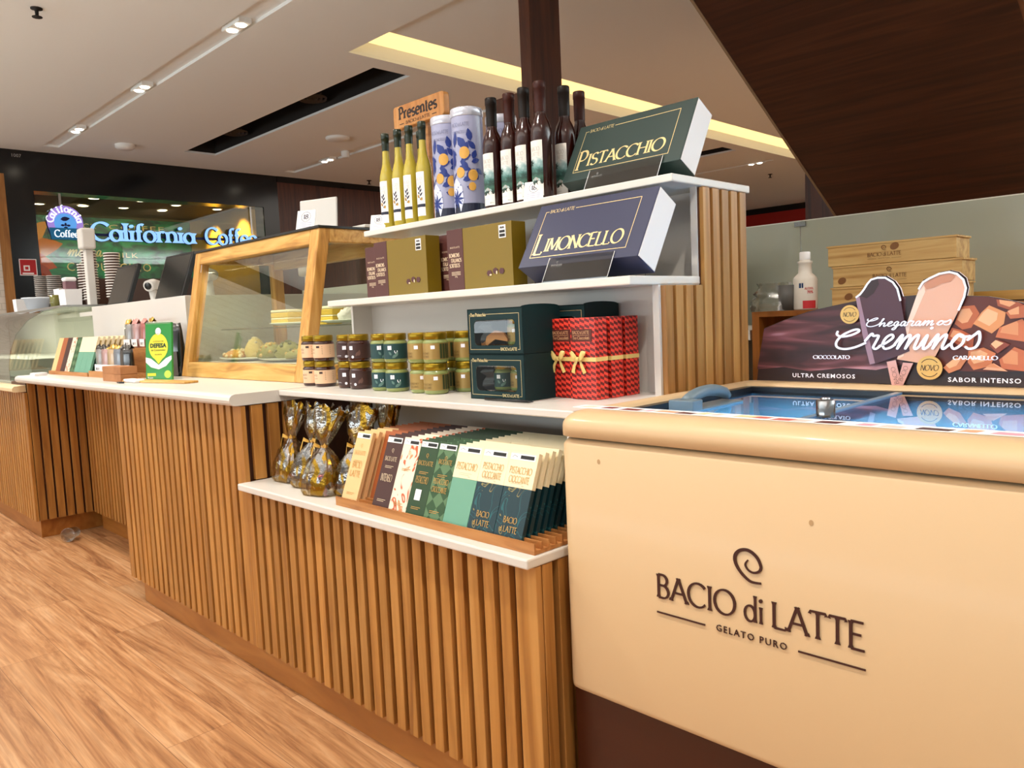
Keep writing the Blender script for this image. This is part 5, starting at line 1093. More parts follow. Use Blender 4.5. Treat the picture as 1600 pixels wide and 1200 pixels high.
# ---------------------------------------------------------------- cellophane bags of bonbons
def wrapm():
    m, n, l, p = nt('gold_cellophane')
    tc = n.new('ShaderNodeTexCoord'); mp = n.new('ShaderNodeMapping'); mp.inputs['Scale'].default_value = (9, 9, 5); l.new(tc.outputs['Object'], mp.inputs[0])
    nz = n.new('ShaderNodeTexNoise'); nz.inputs['Scale'].default_value = 2.4; nz.inputs['Detail'].default_value = 2; nz.inputs['Distortion'].default_value = 1.2; l.new(mp.outputs[0], nz.inputs[0])
    p.inputs['Base Color'].default_value = srgb('#94701f'); p.inputs['Metallic'].default_value = .85; p.inputs['Roughness'].default_value = .22
    b2 = n.new('ShaderNodeTexNoise'); b2.inputs['Scale'].default_value = 60; b2.inputs['Detail'].default_value = 2; l.new(tc.outputs['Object'], b2.inputs[0])
    bp = n.new('ShaderNodeBump'); bp.inputs['Strength'].default_value = .5; bp.inputs['Distance'].default_value = .004; l.new(b2.outputs[0], bp.inputs['Height']); l.new(bp.outputs[0], p.inputs['Normal'])
    tr = n.new('ShaderNodeBsdfTransparent'); tr.inputs[0].default_value = srgb('#efe6d0'); gl = n.new('ShaderNodeBsdfGlossy'); gl.inputs['Roughness'].default_value = .12; l.new(bp.outputs[0], gl.inputs['Normal'])
    fz_ = n.new('ShaderNodeMixShader'); fz_.inputs[0].default_value = .22; l.new(tr.outputs[0], fz_.inputs[1]); l.new(gl.outputs[0], fz_.inputs[2])
    r = n.new('ShaderNodeMapRange'); r.inputs[1].default_value = .49; r.inputs[2].default_value = .55; l.new(nz.outputs[0], r.inputs[0])
    mx = n.new('ShaderNodeMixShader'); l.new(r.outputs[0], mx.inputs[0]); l.new(fz_.outputs[0], mx.inputs[1]); l.new(p.outputs[0], mx.inputs[2]); l.new(mx.outputs[0], n['Material Output'].inputs[0])
    return m
WRAP = wrapm(); RIBG = mat('gold_curl_ribbon', '#c9983a', .35, metal=.3)
def bag(label, x, y, seed, lean=(.10, .10), rz=0.0, hh=1.06, wd=1.14):
    t = thing('bonbon_bag', label, 'bag', (x, y, ZL + .001), 'gold cellophane bonbon bags', (0, 0, rz))
    rs = random.Random(seed); ph = [rs.uniform(0, 6.28) for _ in range(4)]
    prof = [(0, .050, .036), (.012, .054, .040), (.04, .052, .040), (.07, .045, .034), (.095, .034, .026), (.115, .020, .016), (.128, .0085, .008), (.134, .008, .0075), (.148, .016, .010), (.17, .028, .013), (.20, .038, .014), (.232, .043, .012)]
    n = 36; rows = []
    for k, (z, rx, ry) in enumerate(prof):
        z *= hh; rx *= wd; ry *= wd; row = []
        for i in range(n):
            a = 2 * pi * i / n
            pl = 1 + (.05 + .17 * min(1, max(0, z - .06) / .06)) * (sin(5 * a + ph[0] + z * 20) * .5 + sin(9 * a + ph[1]) * .5 + .5 * sin(14 * a + ph[2] - 30 * z)) + .04 * sin(3 * a + ph[3] + 60 * z)
            if k == 0: pl = 1
            sx, sy = (cos(a), sin(a)); ex = abs(sx) ** .55 * (1 if sx > 0 else -1); ey = abs(sy) ** .55 * (1 if sy > 0 else -1)
            row.append((rx * pl * ex + lean[0] * z * z * 3.2, ry * pl * ey + lean[1] * z * z * 4, z + (.012 * sin(4 * a + ph[1]) if k == len(prof) - 1 else 0)))
        rows.append(row)
    b = MB(); b.grid(rows, closed=True); b.cap(rows[0], 0, True); part('cellophane_wrap', b, WRAP, t, fixn=True)
    zt = .131 * hh; c = (lean[0] * zt * zt * 3.2, lean[1] * zt * zt * 4)
    b = MB(); b.lathe([(.0095, zt - .004), (.011, zt), (.0095, zt + .004)], 14, c=c); part('ribbon_tie', b, RIBG, t)
    for s in (-1, 1):
        b = MB(); u = rs.uniform(.6, 1.0); b.grid([[(c[0] + s * .006, c[1] - .012, zt - .004), (c[0] + s * .006, c[1] - .012, zt + .004)], [(c[0] + s * .020, c[1] - .022, zt + .002 * s + .004), (c[0] + s * .020, c[1] - .020, zt + .014)], [(c[0] + s * .038 * u, c[1] - .024, zt - .018 + .02 * u * s), (c[0] + s * .040 * u, c[1] - .022, zt - .006 + .02 * u * s)]]); part('ribbon_end', b, RIBG, t, fixn=False)
    return t
FOILC = [('red', mat('foil_red', '#a50f18', .25, metal=.5)), ('gold', mat('foil_gold', '#c99a3a', .25, metal=.7)), ('brown', mat('foil_brown', '#3a1710', .25, metal=.4)), ('silver', mat('foil_silver', '#b9b4a8', .25, metal=.7))]
def candy(loc, m, rot):
    b = MB(); rows = []
    for x, r in ((-.026, .009), (-.018, .003), (-.014, .0095), (-.006, .0115), (.006, .0115), (.014, .0095), (.018, .003), (.026, .009)): rows.append([(x, r * cos(2 * pi * k / 12) * (1 + .1 * cos(4 * pi * k / 12)), r * sin(2 * pi * k / 12)) for k in range(12)])
    b.grid(rows, closed=True); b.cap(rows[0]); b.cap(rows[-1]); return b
candy0 = {}
bags = [(-2.285, .105, 1, 'leftmost, beside the slatted end', (.10, .10)), (-2.145, .095, 2, 'second from the left', (.16, .12)), (-2.02, .060, 3, 'third from the left, at the shelf edge', (.14, .10)), (-1.93, .115, 4, 'fourth from the left, beside the cream bars', (.12, .10))]
for x, y, sd, w_, ln in bags:
    bag('gold cellophane bag of bonbons, ' + w_, x, y, sd, ln, rz=.1 * sd)
    rs = random.Random(sd * 5)
    for k, (dx, dy, dz, ci) in enumerate(((-.022, -.012, .018, 1), (.022, -.014, .018, 0), (.0, .012, .018, 2), (.012, -.012, .048, (0 if sd in (3, 4) else 3)), (-.018, .006, .046, 3))):
        cn, cm = FOILC[ci]
        if ci not in candy0: o = candy0[ci] = part('wrapped_bonbon', candy(None, None, None), cm)
        else: o = candy0[ci].copy(); COL.objects.link(o)
        o.location = (x + dx, y + dy, ZL + dz); o.rotation_euler = (rs.uniform(-.5, .5), rs.uniform(-.9, .9), rs.uniform(0, 3))
        tag(o, '%s foil bonbon in the %s bonbon bag, %s' % (cn, ('leftmost', 'second', 'third', 'fourth')[sd - 1], ('low left', 'low right', 'low back', 'upper front', 'upper back')[k]), 'bonbon', 'bonbons inside the cellophane bags')
bag('cellophane bag of bonbons in the shadow behind the second bag', -2.165, .29, 7, (.05, .02)); bag('cellophane bag of bonbons in the shadow behind the fourth bag', -1.97, .26, 8, (.05, .02))

# ================================================================ pastry case
pc = thing('pastry_case', 'pine framed glass pastry case with sloping front on the left counter', 'display case', (0, 0, 0))
CX0, CX1, CY0, CY1, CZ0, CZ1 = -3.638, -2.552, .318, .84, .9445, 1.507
def fy(z): return CY0 + (.428 - CY0) * (z - CZ0) / (CZ1 - CZ0)      # slope of the front
def beamf(b, x0, x1, z0, z1, d=.048):
    b.hexa([(x0, fy(z0), z0), (x1, fy(z0), z0), (x1, fy(z0) + d, z0), (x0, fy(z0) + d, z0), (x0, fy(z1), z1), (x1, fy(z1), z1), (x1, fy(z1) + d, z1), (x0, fy(z1) + d, z1)])
for x0, x1 in ((CX0, CX0 + .058), (CX1 - .062, CX1)):
    b = MB(); beamf(b, x0, x1, CZ0, CZ1); part('front_post', b, PINEZ, pc, .004)
b = MB(); beamf(b, CX0 + .058, CX1 - .062, CZ0, 1.009); part('bottom_rail', b, PINE, pc, .004)
b = MB(); beamf(b, CX0 + .058, CX1 - .062, 1.452, CZ1); part('top_rail', b, PINE, pc, .004)
for x0, x1 in ((CX0, CX0 + .05), (CX1 - .05, CX1)):
    b = MB(); b.box(x0, x1, CY1 - .05, CY1, CZ0, CZ1); part('rear_post', b, PINEZ, pc, .004)
    b = MB(); b.box(x0, x1, fy(1.48) + .046, CY1 - .05, 1.455, CZ1); part('side_top_rail', b, PINE, pc, .004)
    b = MB(); b.box(x0, x1, fy(.97) + .046, CY1 - .05, CZ0, 1.0); part('side_bottom_rail', b, PINE, pc, .004)
b = MB(); b.box(CX0 + .05, CX1 - .05, CY1 - .05, CY1, 1.43, CZ1); part('rear_top_rail', b, PINE, pc, .004)
b = MB(); b.box(CX0 + .05, CX1 - .05, CY1 - .05, CY1, CZ0, 1.0); part('rear_bottom_rail', b, PINE, pc, .004)
b = MB(); b.box(CX0 - .004, CX1 + .004, fy(CZ1) - .006, CY1 + .004, CZ1, CZ1 + .0085); part('dark_top', b, mat('case_dark_top', '#1e1b1a', .3), pc)
b = MB(); d0, d1 = fy(1.009) + .018, fy(1.452) + .018; b.hexa([(CX0 + .058, d0, 1.009), (CX1 - .062, d0, 1.009), (CX1 - .062, d0 + .004, 1.009), (CX0 + .058, d0 + .004, 1.009), (CX0 + .058, d1, 1.452), (CX1 - .062, d1, 1.452), (CX1 - .062, d1 + .004, 1.452), (CX0 + .058, d1 + .004, 1.452)]); part('front_glass', b, glass('case_glass', '#f4f5ec', .09), pc)
for x in (CX0 + .022, CX1 - .026):
    b = MB(); b.hexa([(x, fy(1.0) + .05, 1.0), (x + .004, fy(1.0) + .05, 1.0), (x + .004, CY1 - .05, 1.0), (x, CY1 - .05, 1.0), (x, fy(1.455) + .05, 1.455), (x + .004, fy(1.455) + .05, 1.455), (x + .004, CY1 - .05, 1.455), (x, CY1 - .05, 1.455)]); part('side_glass', b, CLEAR, pc)
b = MB(); b.box(CX0 + .05, CX1 - .05, fy(1) + .05, CY1 - .05, 1.0, 1.006); part('case_floor', b, WHITE2, pc)
b = MB(); b.box(CX0 + .05, CX1 - .05, .50, CY1 - .05, 1.146, 1.152); part('glass_shelf', b, GREENG, pc)
area('case_fill', (-3.1, .52, 1.425), (0, 0, 0), .9, .03, 3.5, (1, .92, .75))  # added fill strip under the top, brightens the case interior
qr = thing('label_card', 'small white card stuck on the upper left corner of the pastry case', 'card', (CX0 + .012, fy(1.48) - .0015, 1.415), None, (-atan2(.11, .563), 0, 0))
b = MB(); b.box(-.012, .048, -.002, 0, 0, .092); part('card', b, PAPER, qr, .001); b = MB(); b.polys([rect(.002, .034, .012, .017)], fr((0, -.0025, 0), (1, 0, 0), (0, 0, 1))); part('card_print', b, mat('card_dark', '#44443f', .6), qr, fixn=False)
def plate(label, x, y, z, rx, ry, grp='serving plates in the pastry case'):
    b = MB(); rows = []
    for r, h in ((.0, .004), (.7, .004), (1, .014), (1, .017), (.68, .008), (0, .008)): rows.append([(rx * r * cos(2 * pi * k / 28), ry * r * sin(2 * pi * k / 28), h) for k in range(28)])
    b.grid(rows, closed=True); o = part('serving_plate', b, mat('white_china', '#dfe3dc', .2, coat=.4)); o.location = (x, y, z); tag(o, label, 'plate', grp); return o
plate('oval white plate under the pastries at the left of the pastry case', -3.40, .52, 1.0065, .16, .10); plate('oval white plate at the right of the pastry case floor', -3.03, .52, 1.0065, .15, .10)
plate('white plate under the left cake slice on the glass shelf', -3.16, .64, 1.1525, .15, .09); plate('white plate at the right end of the glass shelf', -2.74, .64, 1.1525, .13, .09)
def lump(name, label, loc, r, h, m, n=7, cat='pastry', rough=.10, grp='pastries in the case', tops=None):
    t = thing(name, label, cat, loc, grp); rs = random.Random(hash(label) % 1000 if False else len(label) * 7 + n)
    rows = []
    for k in range(9):
        a = pi / 2 * k / 8; rr = r * cos(a) * (1 - .15 * (k == 0)); rows.append([(rr * cos(2 * pi * j / 22) * (1 + rs.uniform(-rough, rough)), rr * sin(2 * pi * j / 22) * (1 + rs.uniform(-rough, rough)), h * sin(a) * (1 + rs.uniform(-rough, rough) * .4)) for j in range(22)])
    b = MB(); b.grid(rows, closed=True); b.cap(rows[0]); part('pastry_body', b, m, t)
    if tops:
        tm, cnt, sz = tops
        for q in range(cnt):
            a = rs.uniform(0, 6.28); e = rs.uniform(.1, .95); cr = r * cos(e * pi / 2); b = MB(); s = sz * rs.uniform(.7, 1.3)
            b.lathe([(0, -s), (s * .8, -s * .5), (s, 0), (s * .7, s * .6), (0, s)], 7); o = part('topping', b, tm, t); o.location = (cr * cos(a), cr * sin(a), h * sin(e * pi / 2))
    return t
PISTP = mat('pistachio_crumb', '#8e8a3c', .7, bump=.8, bscale=120); CROI = mat('pastry_golden', '#c98f3c', .5, bump=.6, bscale=90); NUT = mat('nut_pieces', '#c9a54a', .6); ALM = mat('almond_flakes', '#e8d6a8', .6)
lump('croissant', 'almond topped golden pastry at the left of the pastry case', (-3.44, .50, 1.021), .062, .035, CROI, tops=(ALM, 22, .008)); lump('croissant', 'tall cream topped pastry behind the almond one', (-3.36, .55, 1.021), .05, .085, mat('cream_pastry', '#dcc070', .6, bump=.6, bscale=60), tops=(ALM, 14, .007))
lump('croissant', 'pistachio crusted pastry, left one on the right plate', (-3.12, .50, 1.021), .060, .062, PISTP, 8, tops=(NUT, 26, .007)); lump('croissant', 'pistachio crusted pastry, middle one on the right plate', (-3.00, .52, 1.021), .062, .068, PISTP, 9, tops=(mat('pistachio_pieces', '#6a6a28', .6), 26, .007)); lump('croissant', 'low pistachio pastry, right one on the right plate', (-2.90, .50, 1.021), .055, .034, PISTP, 10, tops=(NUT, 16, .006))
lump('berry_tart', 'small dark red berry tart in the right corner of the pastry case', (-2.79, .48, 1.0065), .035, .035, mat('berry_red', '#7a1c18', .35), 5, tops=(mat('berry_dark', '#4a0f10', .3), 9, .009))
def cake(label, loc, w, d, h, cols):
    t = thing('cake_slice', label, 'cake', loc, 'cake slices on the glass shelf')
    z = 0
    for k, (frac, m, nm) in enumerate(cols):
        b = MB(); b.box(-w / 2, w / 2, -d / 2, d / 2, z, z + h * frac); part(nm, b, m, t, .004); z += h * frac
    return t
SPG = mat('sponge_yellow', '#d9b648', .8, bump=.6, bscale=150); ICE = mat('icing_cream', '#efe6c4', .6)
CK = [(.36, SPG, 'sponge_layer'), (.10, ICE, 'cream_layer'), (.36, SPG, 'sponge_layer'), (.18, ICE, 'icing')]
cake('yellow layered cake slice in the middle of the glass shelf', (-3.17, .62, 1.1610), .15, .09, .064, CK); cake('yellow layered cake slice seen right of the front pine post', (-2.80, .62, 1.1610), .11, .08, .066, CK); cake('orange topped cake slice just left of the front pine post', (-2.965, .70, 1.1530), .08, .08, .060, [(.5, SPG, 'sponge_layer'), (.5, mat('orange_glaze', '#d98b22', .4), 'glaze')])
lump('meringue_cake', 'white meringue cake at the right end of the glass shelf', (-2.69, .62, 1.1610), .045, .055, mat('meringue', '#e6e4de', .7), 6, rough=.22)
# things on top of the case
tb = thing('white_tablet', 'white tablet standing upright on the pastry case behind the price card', 'tablet', (-2.88, .62, CZ1 + .009), None, (-.08, 0, .35)); b = MB(); b.box(-.095, .095, 0, .010, .012, .155); part('tablet_body', b, WHITE2, tb, .006); b = MB(); b.box(-.05, .05, -.01, .05, 0, .013); part('stand_foot', b, TRAYW, tb)
ft = thing('flat_tray', 'flat white tray lying on the black top of the pastry case', 'tray', (-2.66, .68, CZ1 + .009)); b = MB(); b.box(-.16, .12, -.06, .09, 0, .012); part('tray_body', b, WHITE2, ft, .003)
for k, (dx, w_) in enumerate(((-.10, .10), (.03, .09))):
    b = MB(); b.box(0, w_, 0, .09, 0, .003); o = part('paper_slip', b, PAPER); o.location = (-2.66 + dx, .66, CZ1 + .0215); tag(o, 'paper slip on the flat white tray, %s one' % ('left', 'right')[k], 'paper')

# ================================================================ goods on the left counter (z = .9445)
ZW = .9445
rack('small wooden rack of chocolate bars at the left end of the left counter', -4.985, -4.30, .115, 8, .024, ZW, .012)
minis = [('cream', CREAM1, None), ('copper', ORB, None), ('dark brown', DKB, None), ('orange marbled', MARB, None), ('green patterned', PGR, None), ('mint, left', MINT, CRT), ('mint, middle', MINT, CRT), ('mint, right', MINT, CRT)]
LE2 = radians(-18)
for k, (nm, m, top) in enumerate(minis):
    cb = None
    for r in range(7):
        if cb is None: cb = bar_single(.082, [m, CRT] if top else [m], top); o = cb
        else: o = cb.copy(); COL.objects.link(o)
        o.location = (-4.978 + k * .0835, .123 + r * .024, ZW + .0085); o.rotation_euler = (LE2, 0, 0)
        tag(o, '%s bar in the left counter rack, %s row' % (nm, ordw(r)), 'chocolate bar', 'chocolate bars in the left counter rack')
FILMB = glass('bag_film', '#dcd6cc', .10)
def pouch(label, loc, fillm, topm, rz, hgt=.118, grp='clear pouches of sweets on the left counter'):
    t = thing('sweet_pouch', label, 'bag', loc, grp, (0, 0, rz)); w = .084; d = .03
    b = MB(); rows = []
    for z, f in ((0, 1), (.02, 1.08), (.06, 1.0), (.095, .95), (hgt, .7)): rows.append([((w / 2) * c[0], d / 2 * f * c[1], z) for c in ((-1, -.3), (-.8, -1), (0, -1.15), (.8, -1), (1, -.3), (1, .3), (.8, 1), (0, 1.15), (-.8, 1), (-1, .3))])
    b.grid(rows, closed=True); b.cap(rows[0]); b.cap(rows[-1]); part('film', b, fillm, t)
    b = MB(); b.box(-w / 2 - .001, w / 2 + .001, -d / 2 * 1.3, -d / 2 * 1.22, .006, .042); part('label', b, PAPER, t)
    b = MB(); b.polys([rect(-.022, -.008, .014, .026), rect(-.002, .026, .022, .0245), rect(-.002, .02, .016, .0185)], fr((0, -d / 2 * 1.32, 0), (1, 0, 0), (0, 0, 1))); part('label_print', b, INK, t, fixn=False)
    rs = random.Random(len(label)); b = MB(); rows = []
    for k in range(3): rows.append([(-w / 2 + w * i / 10, (-.010 + .012 * k) + rs.uniform(-.004, .004), hgt + (.022 if k == 1 else 0) * rs.uniform(.4, 1.3)) for i in range(11)])
    b.grid(rows); part('folded_top', b, topm, t, fixn=False)
    return t
FG = mat('pouch_grey', '#8c8884', .25, coat=.5); FP = mat('pouch_rose', '#b28a86', .25, coat=.5); FO = mat('pouch_tan', '#b89a74', .25, coat=.5); FK = mat('pouch_black', '#211f1e', .22, coat=.6); FB_ = mat('pouch_slate', '#6f7680', .25, coat=.5); FR = mat('pouch_red', '#a5544c', .3, coat=.5)
TG = mat('foil_top_gold', '#c99f42', .3, metal=.6); TD = mat('foil_top_dark', '#2a241c', .35, metal=.3); TP_ = mat('foil_top_rose', '#d98f86', .3)
b = MB(); b.box(-4.29, -3.78, .118, .24, 0, .018); b.box(-4.29, -3.78, .118, .124, .018, .03); o = part('wooden_tray', b, TRAYW); o.location = (0, 0, ZW); tag(o, 'low wooden tray under the clear pouches on the left counter', 'tray')
b = MB(); b.box(-4.29, -3.80, .25, .36, 0, .135); o = part('wooden_riser', b, TRAYW); o.location = (0, 0, ZW); tag(o, 'wooden riser behind the front pouches on the left counter', 'riser')
for k, (fm, tm, lb) in enumerate(((FG, TD, 'grey pouch, first from the left in the front row of the left counter'), (FP, TD, 'rose pouch, second in the front row on the left counter'), (FO, TG, 'tan pouch with gold top, third in the front row on the left counter'), (FB_, TG, 'slate pouch, fourth in the front row on the left counter'), (FK, TD, 'black pouch, last in the front row beside the green booklet'))):
    pouch(lb, (-4.235 + k * .092, .165, ZW + .019), fm, tm, .05 * k)
for k, (fm, tm, lb) in enumerate(((FG, TG, 'grey pouch with gold top, first in the raised back row'), (FP, TP_, 'rose pouch, second in the raised back row'), (FR, TP_, 'red pouch, third in the raised back row behind the booklet'), (FP, TG, 'pale pouch, fourth in the raised back row'))):
    pouch(lb, (-4.20 + k * .105, .30, ZW + .136), fm, tm, -.05 * k)
def bigpouch(label, loc, rz):
    t = thing('coffee_pouch', label, 'bag', loc, 'black bags beside the pastry case', (0, 0, rz)); w, d = .105, .05
    rows = []
    for z, f, g in ((0, 1, 1), (.05, 1.05, 1.1), (.14, 1, 1), (.21, .98, .6), (.245, .95, .2)): rows.append([(w / 2 * g_[0] * f, d / 2 * g_[1] * g, z + .004 * sin(9 * g_[0])) for g_ in ((-1, -.5), (-.6, -1), (0, -1.1), (.6, -1), (1, -.5), (1, .5), (.6, 1), (0, 1.1), (-.6, 1), (-1, .5))])
    b = MB(); b.grid(rows, closed=True); b.cap(rows[0]); b.cap(rows[-1]); part('pouch_body', b, FK, t)
    b = MB(); b.box(-w / 2 * 1.02, w / 2 * 1.02, -d * .575, -d * .56, .004, .115); part('grey_label', b, mat('pouch_label_grey', '#57504a', .5), t); return t
bigpouch('black bag with grey label just left of the pastry case', (-3.712, .335, ZW), .1)
# green booklet
bk = thing('consumer_code_booklet', 'green and yellow spiral bound booklet standing in front of the pastry case', 'booklet', (-3.565, .135, ZW), None, (-.10, 0, radians(33)))
BWD, BH = .128, .250
b = MB(); b.box(0, BWD, 0, .012, 0, BH); part('booklet_block', b, mat('booklet_green', '#1e8a2e', .35, coat=.3), bk)
F1 = fr((0, -.0006, 0), (1, 0, 0), (0, 0, 1)); F2_ = fr((0, -.0011, 0), (1, 0, 0), (0, 0, 1)); F3_ = fr((0, -.0016, 0), (1, 0, 0), (0, 0, 1))
b = MB(); b.polys([[(0, .085), (.02, .09), (.06, .075), (.10, .085), (BWD, .10), (BWD, .075), (.105, .055), (.07, .045), (.03, .05), (0, .062)] and [(0, .100), (.026, .094), (.064, .066), (.10, .094), (BWD, .105), (BWD, .088), (.10, .060), (.064, .046), (.026, .056), (0, .078)]], F1); part('white_swoosh', b, PAPER, bk, fixn=False)
b = MB(); b.polys([ell(.064, .145, .047, .058, 28), [(.022, .118), (.106, .118), (.064, .070)]], F2_); b.polys([rect(.008, .05, .018, .030)], F2_); part('yellow_drop', b, mat('booklet_yellow', '#e6dc2c', .4), bk, fixn=False)
b = MB(); b.polys([ell(.064, .212, .014, .016, 18)], F2_); part('round_emblem', b, PAPER, bk, fixn=False); b = MB(); b.polys([ell(.108, .024, .017, .017, 18)], F2_); part('round_seal', b, mat('booklet_lime', '#b9d84a', .4), bk, fixn=False)
b = MB(); b.polys(shift(fitw(bf('DEFESA', 1, bold=.05), .080, .020), .024, .140) + shift(fitw(bf('do Consumidor', 1, bold=.01), .072, .009), .028, .126) + shift(fitw(bf('CÓDIGO DE', 1), .052, .008), .038, .165) + shift(fitw(bf('8.078/90', 1), .034, .006), .047, .108), F3_); part('booklet_lettering', b, mat('booklet_ink', '#14401c', .5), bk, fixn=False)
b = MB(); b.polys(shift(fitw(bf('Procon', 1, bold=.02), .026, .009), .010, .006), F3_); part('white_lettering', b, PAPER, bk, fixn=False)
for k in range(20): b = MB(); b.tube([(.006 + k * .0061, .006 + .008 * cos(a), BH - .001 + .007 * sin(a)) for a in [2 * pi * q / 8 for q in range(9)]], .0009, n=4, cap=False); part('binding_ring', b, PAPER, bk)
# cartons, napkin, cards, wooden slat
for k in range(2):
    b = MB(); b.box(-.115, .115, -.035, .035, 0, .0325); o = part('small_carton', b, wood('kraft_carton', '#9a6238', '#ab7144', '#b87e50', (6, 6, 6), .7), None, .001); o.location = (-3.70 + .003 * k, .072, ZW + .033 * k); tag(o, 'flat brown carton on the left counter, %s of two' % ('lower', 'upper')[k], 'carton', 'brown cartons on the left counter')
b = MB(); b.box(-.07, .07, -.022, .022, 0, .014); o = part('napkin_pack', b, PAPER, None, .006, 3); o.location = (-3.50, .062, ZW); tag(o, 'rounded white pack lying right of the brown cartons', 'pack')
for k in range(5):
    b = MB(); b.box(-.045, .045, -.03, .03, 0, .0028); o = part('leaflet', b, PAPER); o.location = (-4.905 + .002 * (k % 2), .045, ZW + .003 * k); o.rotation_euler = (0, 0, .05 * (k % 3)); tag(o, 'white leaflet in the little pile at the left counter end, %s from the bottom' % ('first', 'second', 'third', 'fourth', 'fifth')[k], 'leaflet', 'leaflet pile on the left counter')
b = MB(); b.box(-.24, .24, -.03, .03, 0, .009); o = part('wooden_board', b, PINE, None, .002); o.location = (-3.34, .105, ZW); o.rotation_euler = (0, 0, .16); tag(o, 'thin wooden board lying in front of the green booklet', 'board')
b = MB(); b.prism([(-.05, -.006), (.0, -.012), (.02, .0), (.0, .008)], lambda u, v, t: (u, v, t), .006); o = part('clip', b, RUBBER); o.location = (-3.50, .015, ZW); tag(o, 'small black clip on the counter edge by the wooden board', 'clip')

# ================================================================ gelato cabinet at the far left
gd = thing('gelato_display', 'curved glass gelato cabinet on the farther counter at the left edge', 'display case', (0, 0, 0))
prof = [(.022, .902), (.02, .98), (.035, 1.08), (.075, 1.18), (.14, 1.26), (.23, 1.315), (.34, 1.335)]
b = MB(); b.grid([[(x, y, z) for y, z in prof] for x in (-8.6, -5.45)]); part('curved_glass', b, GREENG, gd, fixn=False)
b = MB(); b.grid([[(x, y + .006, z - .004) for y, z in prof] for x in (-8.6, -5.45)]); part('inner_glass', b, GREENG, gd, fixn=False)
b = MB(); b.prism([(.75, .902)] + [(y, z) for y, z in prof] + [(.75, 1.335)], lambda u, v, t: (-5.45 + t, u, v), .006); part('end_glass', b, GREENG, gd)
b = MB(); b.box(-8.6, -5.45, .34, .80, 1.335, 1.347); part('cabinet_top', b, STEEL, gd)
b = MB(); b.box(-8.6, -5.5, .15, .75, .905, 1.02); part('tub_well', b, mat('well_cream', '#dcdacb', .4), gd)
b = MB(); b.box(-8.6, -5.5, .72, .75, 1.02, 1.335); part('rear_panel', b, mat('well_cream', '#dcdacb', .4), gd)
area('gelato_fill', (-6.6, .42, 1.325), (0, 0, 0), 2.2, .04, 9, (1, .95, .85))  # fill added so that the cabinet interior looks lit
# things on the cabinet top
def cup0(m, m2, r0, r1, h):
    b = MB(); b.lathe([(0, .001), (r0, 0), (r1, h - .006)], 16, 1); b.lathe([(r1, h - .006), (r1 + .006, h - .005), (r1 + .006, h + .001), (r1 - .001, h + .001), (r0 - .001, .003), (0, .003)], 16, 0); return part('paper_cup', b, [m, m2])
def stack(where, x, y, z, n, step, proto, grp):
    for k in range(n):
        o = proto if (proto is not None and k == 0 and proto.get('label') is None) else proto.copy()
        if o is not proto: COL.objects.link(o)
        o.location = (x, y, z + k * step); tag(o, 'paper cup in the %s, %s from the bottom' % (where, ordw(k).replace('front', 'first')), 'cup', grp)
gcup = cup0(mat('cup_grey', '#a59d95', .6), mat('cup_grey_side', '#5d564f', .6), .034, .044, .06); wcup = cup0(mat('cup_white', '#e0d8d0', .5), mat('cup_brown_side', '#5a4238', .5), .034, .044, .055)
stack('left grey stack', -6.98, .62, 1.352, 16, .0145, gcup, 'grey cup stacks'); stack('right grey stack', -6.72, .64, 1.352, 15, .0145, gcup, 'grey cup stacks')
stack('tall white stack beside the dispenser', -5.93, .66, 1.352, 19, .018, wcup, 'white cup stacks'); stack('short white stack left of the dispenser', -6.10, .68, 1.352, 14, .019, wcup, 'white cup stacks'); stack('white stack behind the left monitor', -5.66, .72, 1.352, 17, .018, wcup, 'white cup stacks')
for nm, x, y, w_, h, m, lb in (('white_box', -6.90, .46, .10, .10, PAPER, 'white card box in front of the grey cup stacks'), ('white_box', -6.40, .62, .14, .15, PAPER, 'white box right of the grey cup stacks'), ('white_box', -6.13, .58, .16, .13, PAPER, 'larger white box left of the tall dispenser')):
    b = MB(); b.hexa([(-w_ / 2 * .9, -.05, 0), (w_ / 2 * .9, -.05, 0), (w_ / 2 * .9, .05, 0), (-w_ / 2 * .9, .05, 0), (-w_ / 2, -.055, h), (w_ / 2, -.055, h), (w_ / 2, .055, h), (-w_ / 2, .055, h)]); o = part(nm, b, m); o.location = (x, y, 1.348); tag(o, lb, 'box')
bw = thing('white_bowl', 'white tapered tub in front of the right grey cup stack', 'bowl', (-6.58, .48, 1.348)); b = MB(); b.lathe([(0, 0), (.06, 0), (.085, .085), (.10, .088), (.10, .097), (.085, .097), (.07, .02), (0, .02)], 20); part('tub', b, mat('tub_white', '#d5dbe4', .35), bw)
tub = thing('pink_pot', 'small pot of pink sauce standing on the larger white box', 'pot', (-6.13, .58, 1.479)); b = MB(); b.box(-.035, .035, -.035, .035, 0, .055); part('pot', b, mat('pot_mauve', '#7c5a62', .4), tub, .005); b = MB(); b.box(-.04, .04, -.04, .04, .055, .085); part('white_lid', b, PAPER, tub, .012)
b = MB(); b.lathe([(0, 0), (.03, 0), (.034, .10), (0, .10)], 14); o = part('olive_jar', b, mat('olive_jar_glass', '#6d6a2c', .2, coat=.5)); o.location = (-6.28, .52, 1.348); tag(o, 'small olive green jar between the white boxes', 'jar')
dp = thing('cup_dispenser', 'tall white cup dispenser column between the cup stacks', 'dispenser', (-5.80, .62, 1.348)); b = MB(); b.box(-.028, .028, -.025, .025, 0, .38); part('column', b, WHITE2, dp, .006); b = MB(); b.box(-.045, .055, -.05, .04, .38, .52); part('head', b, WHITE2, dp, .015, 3)

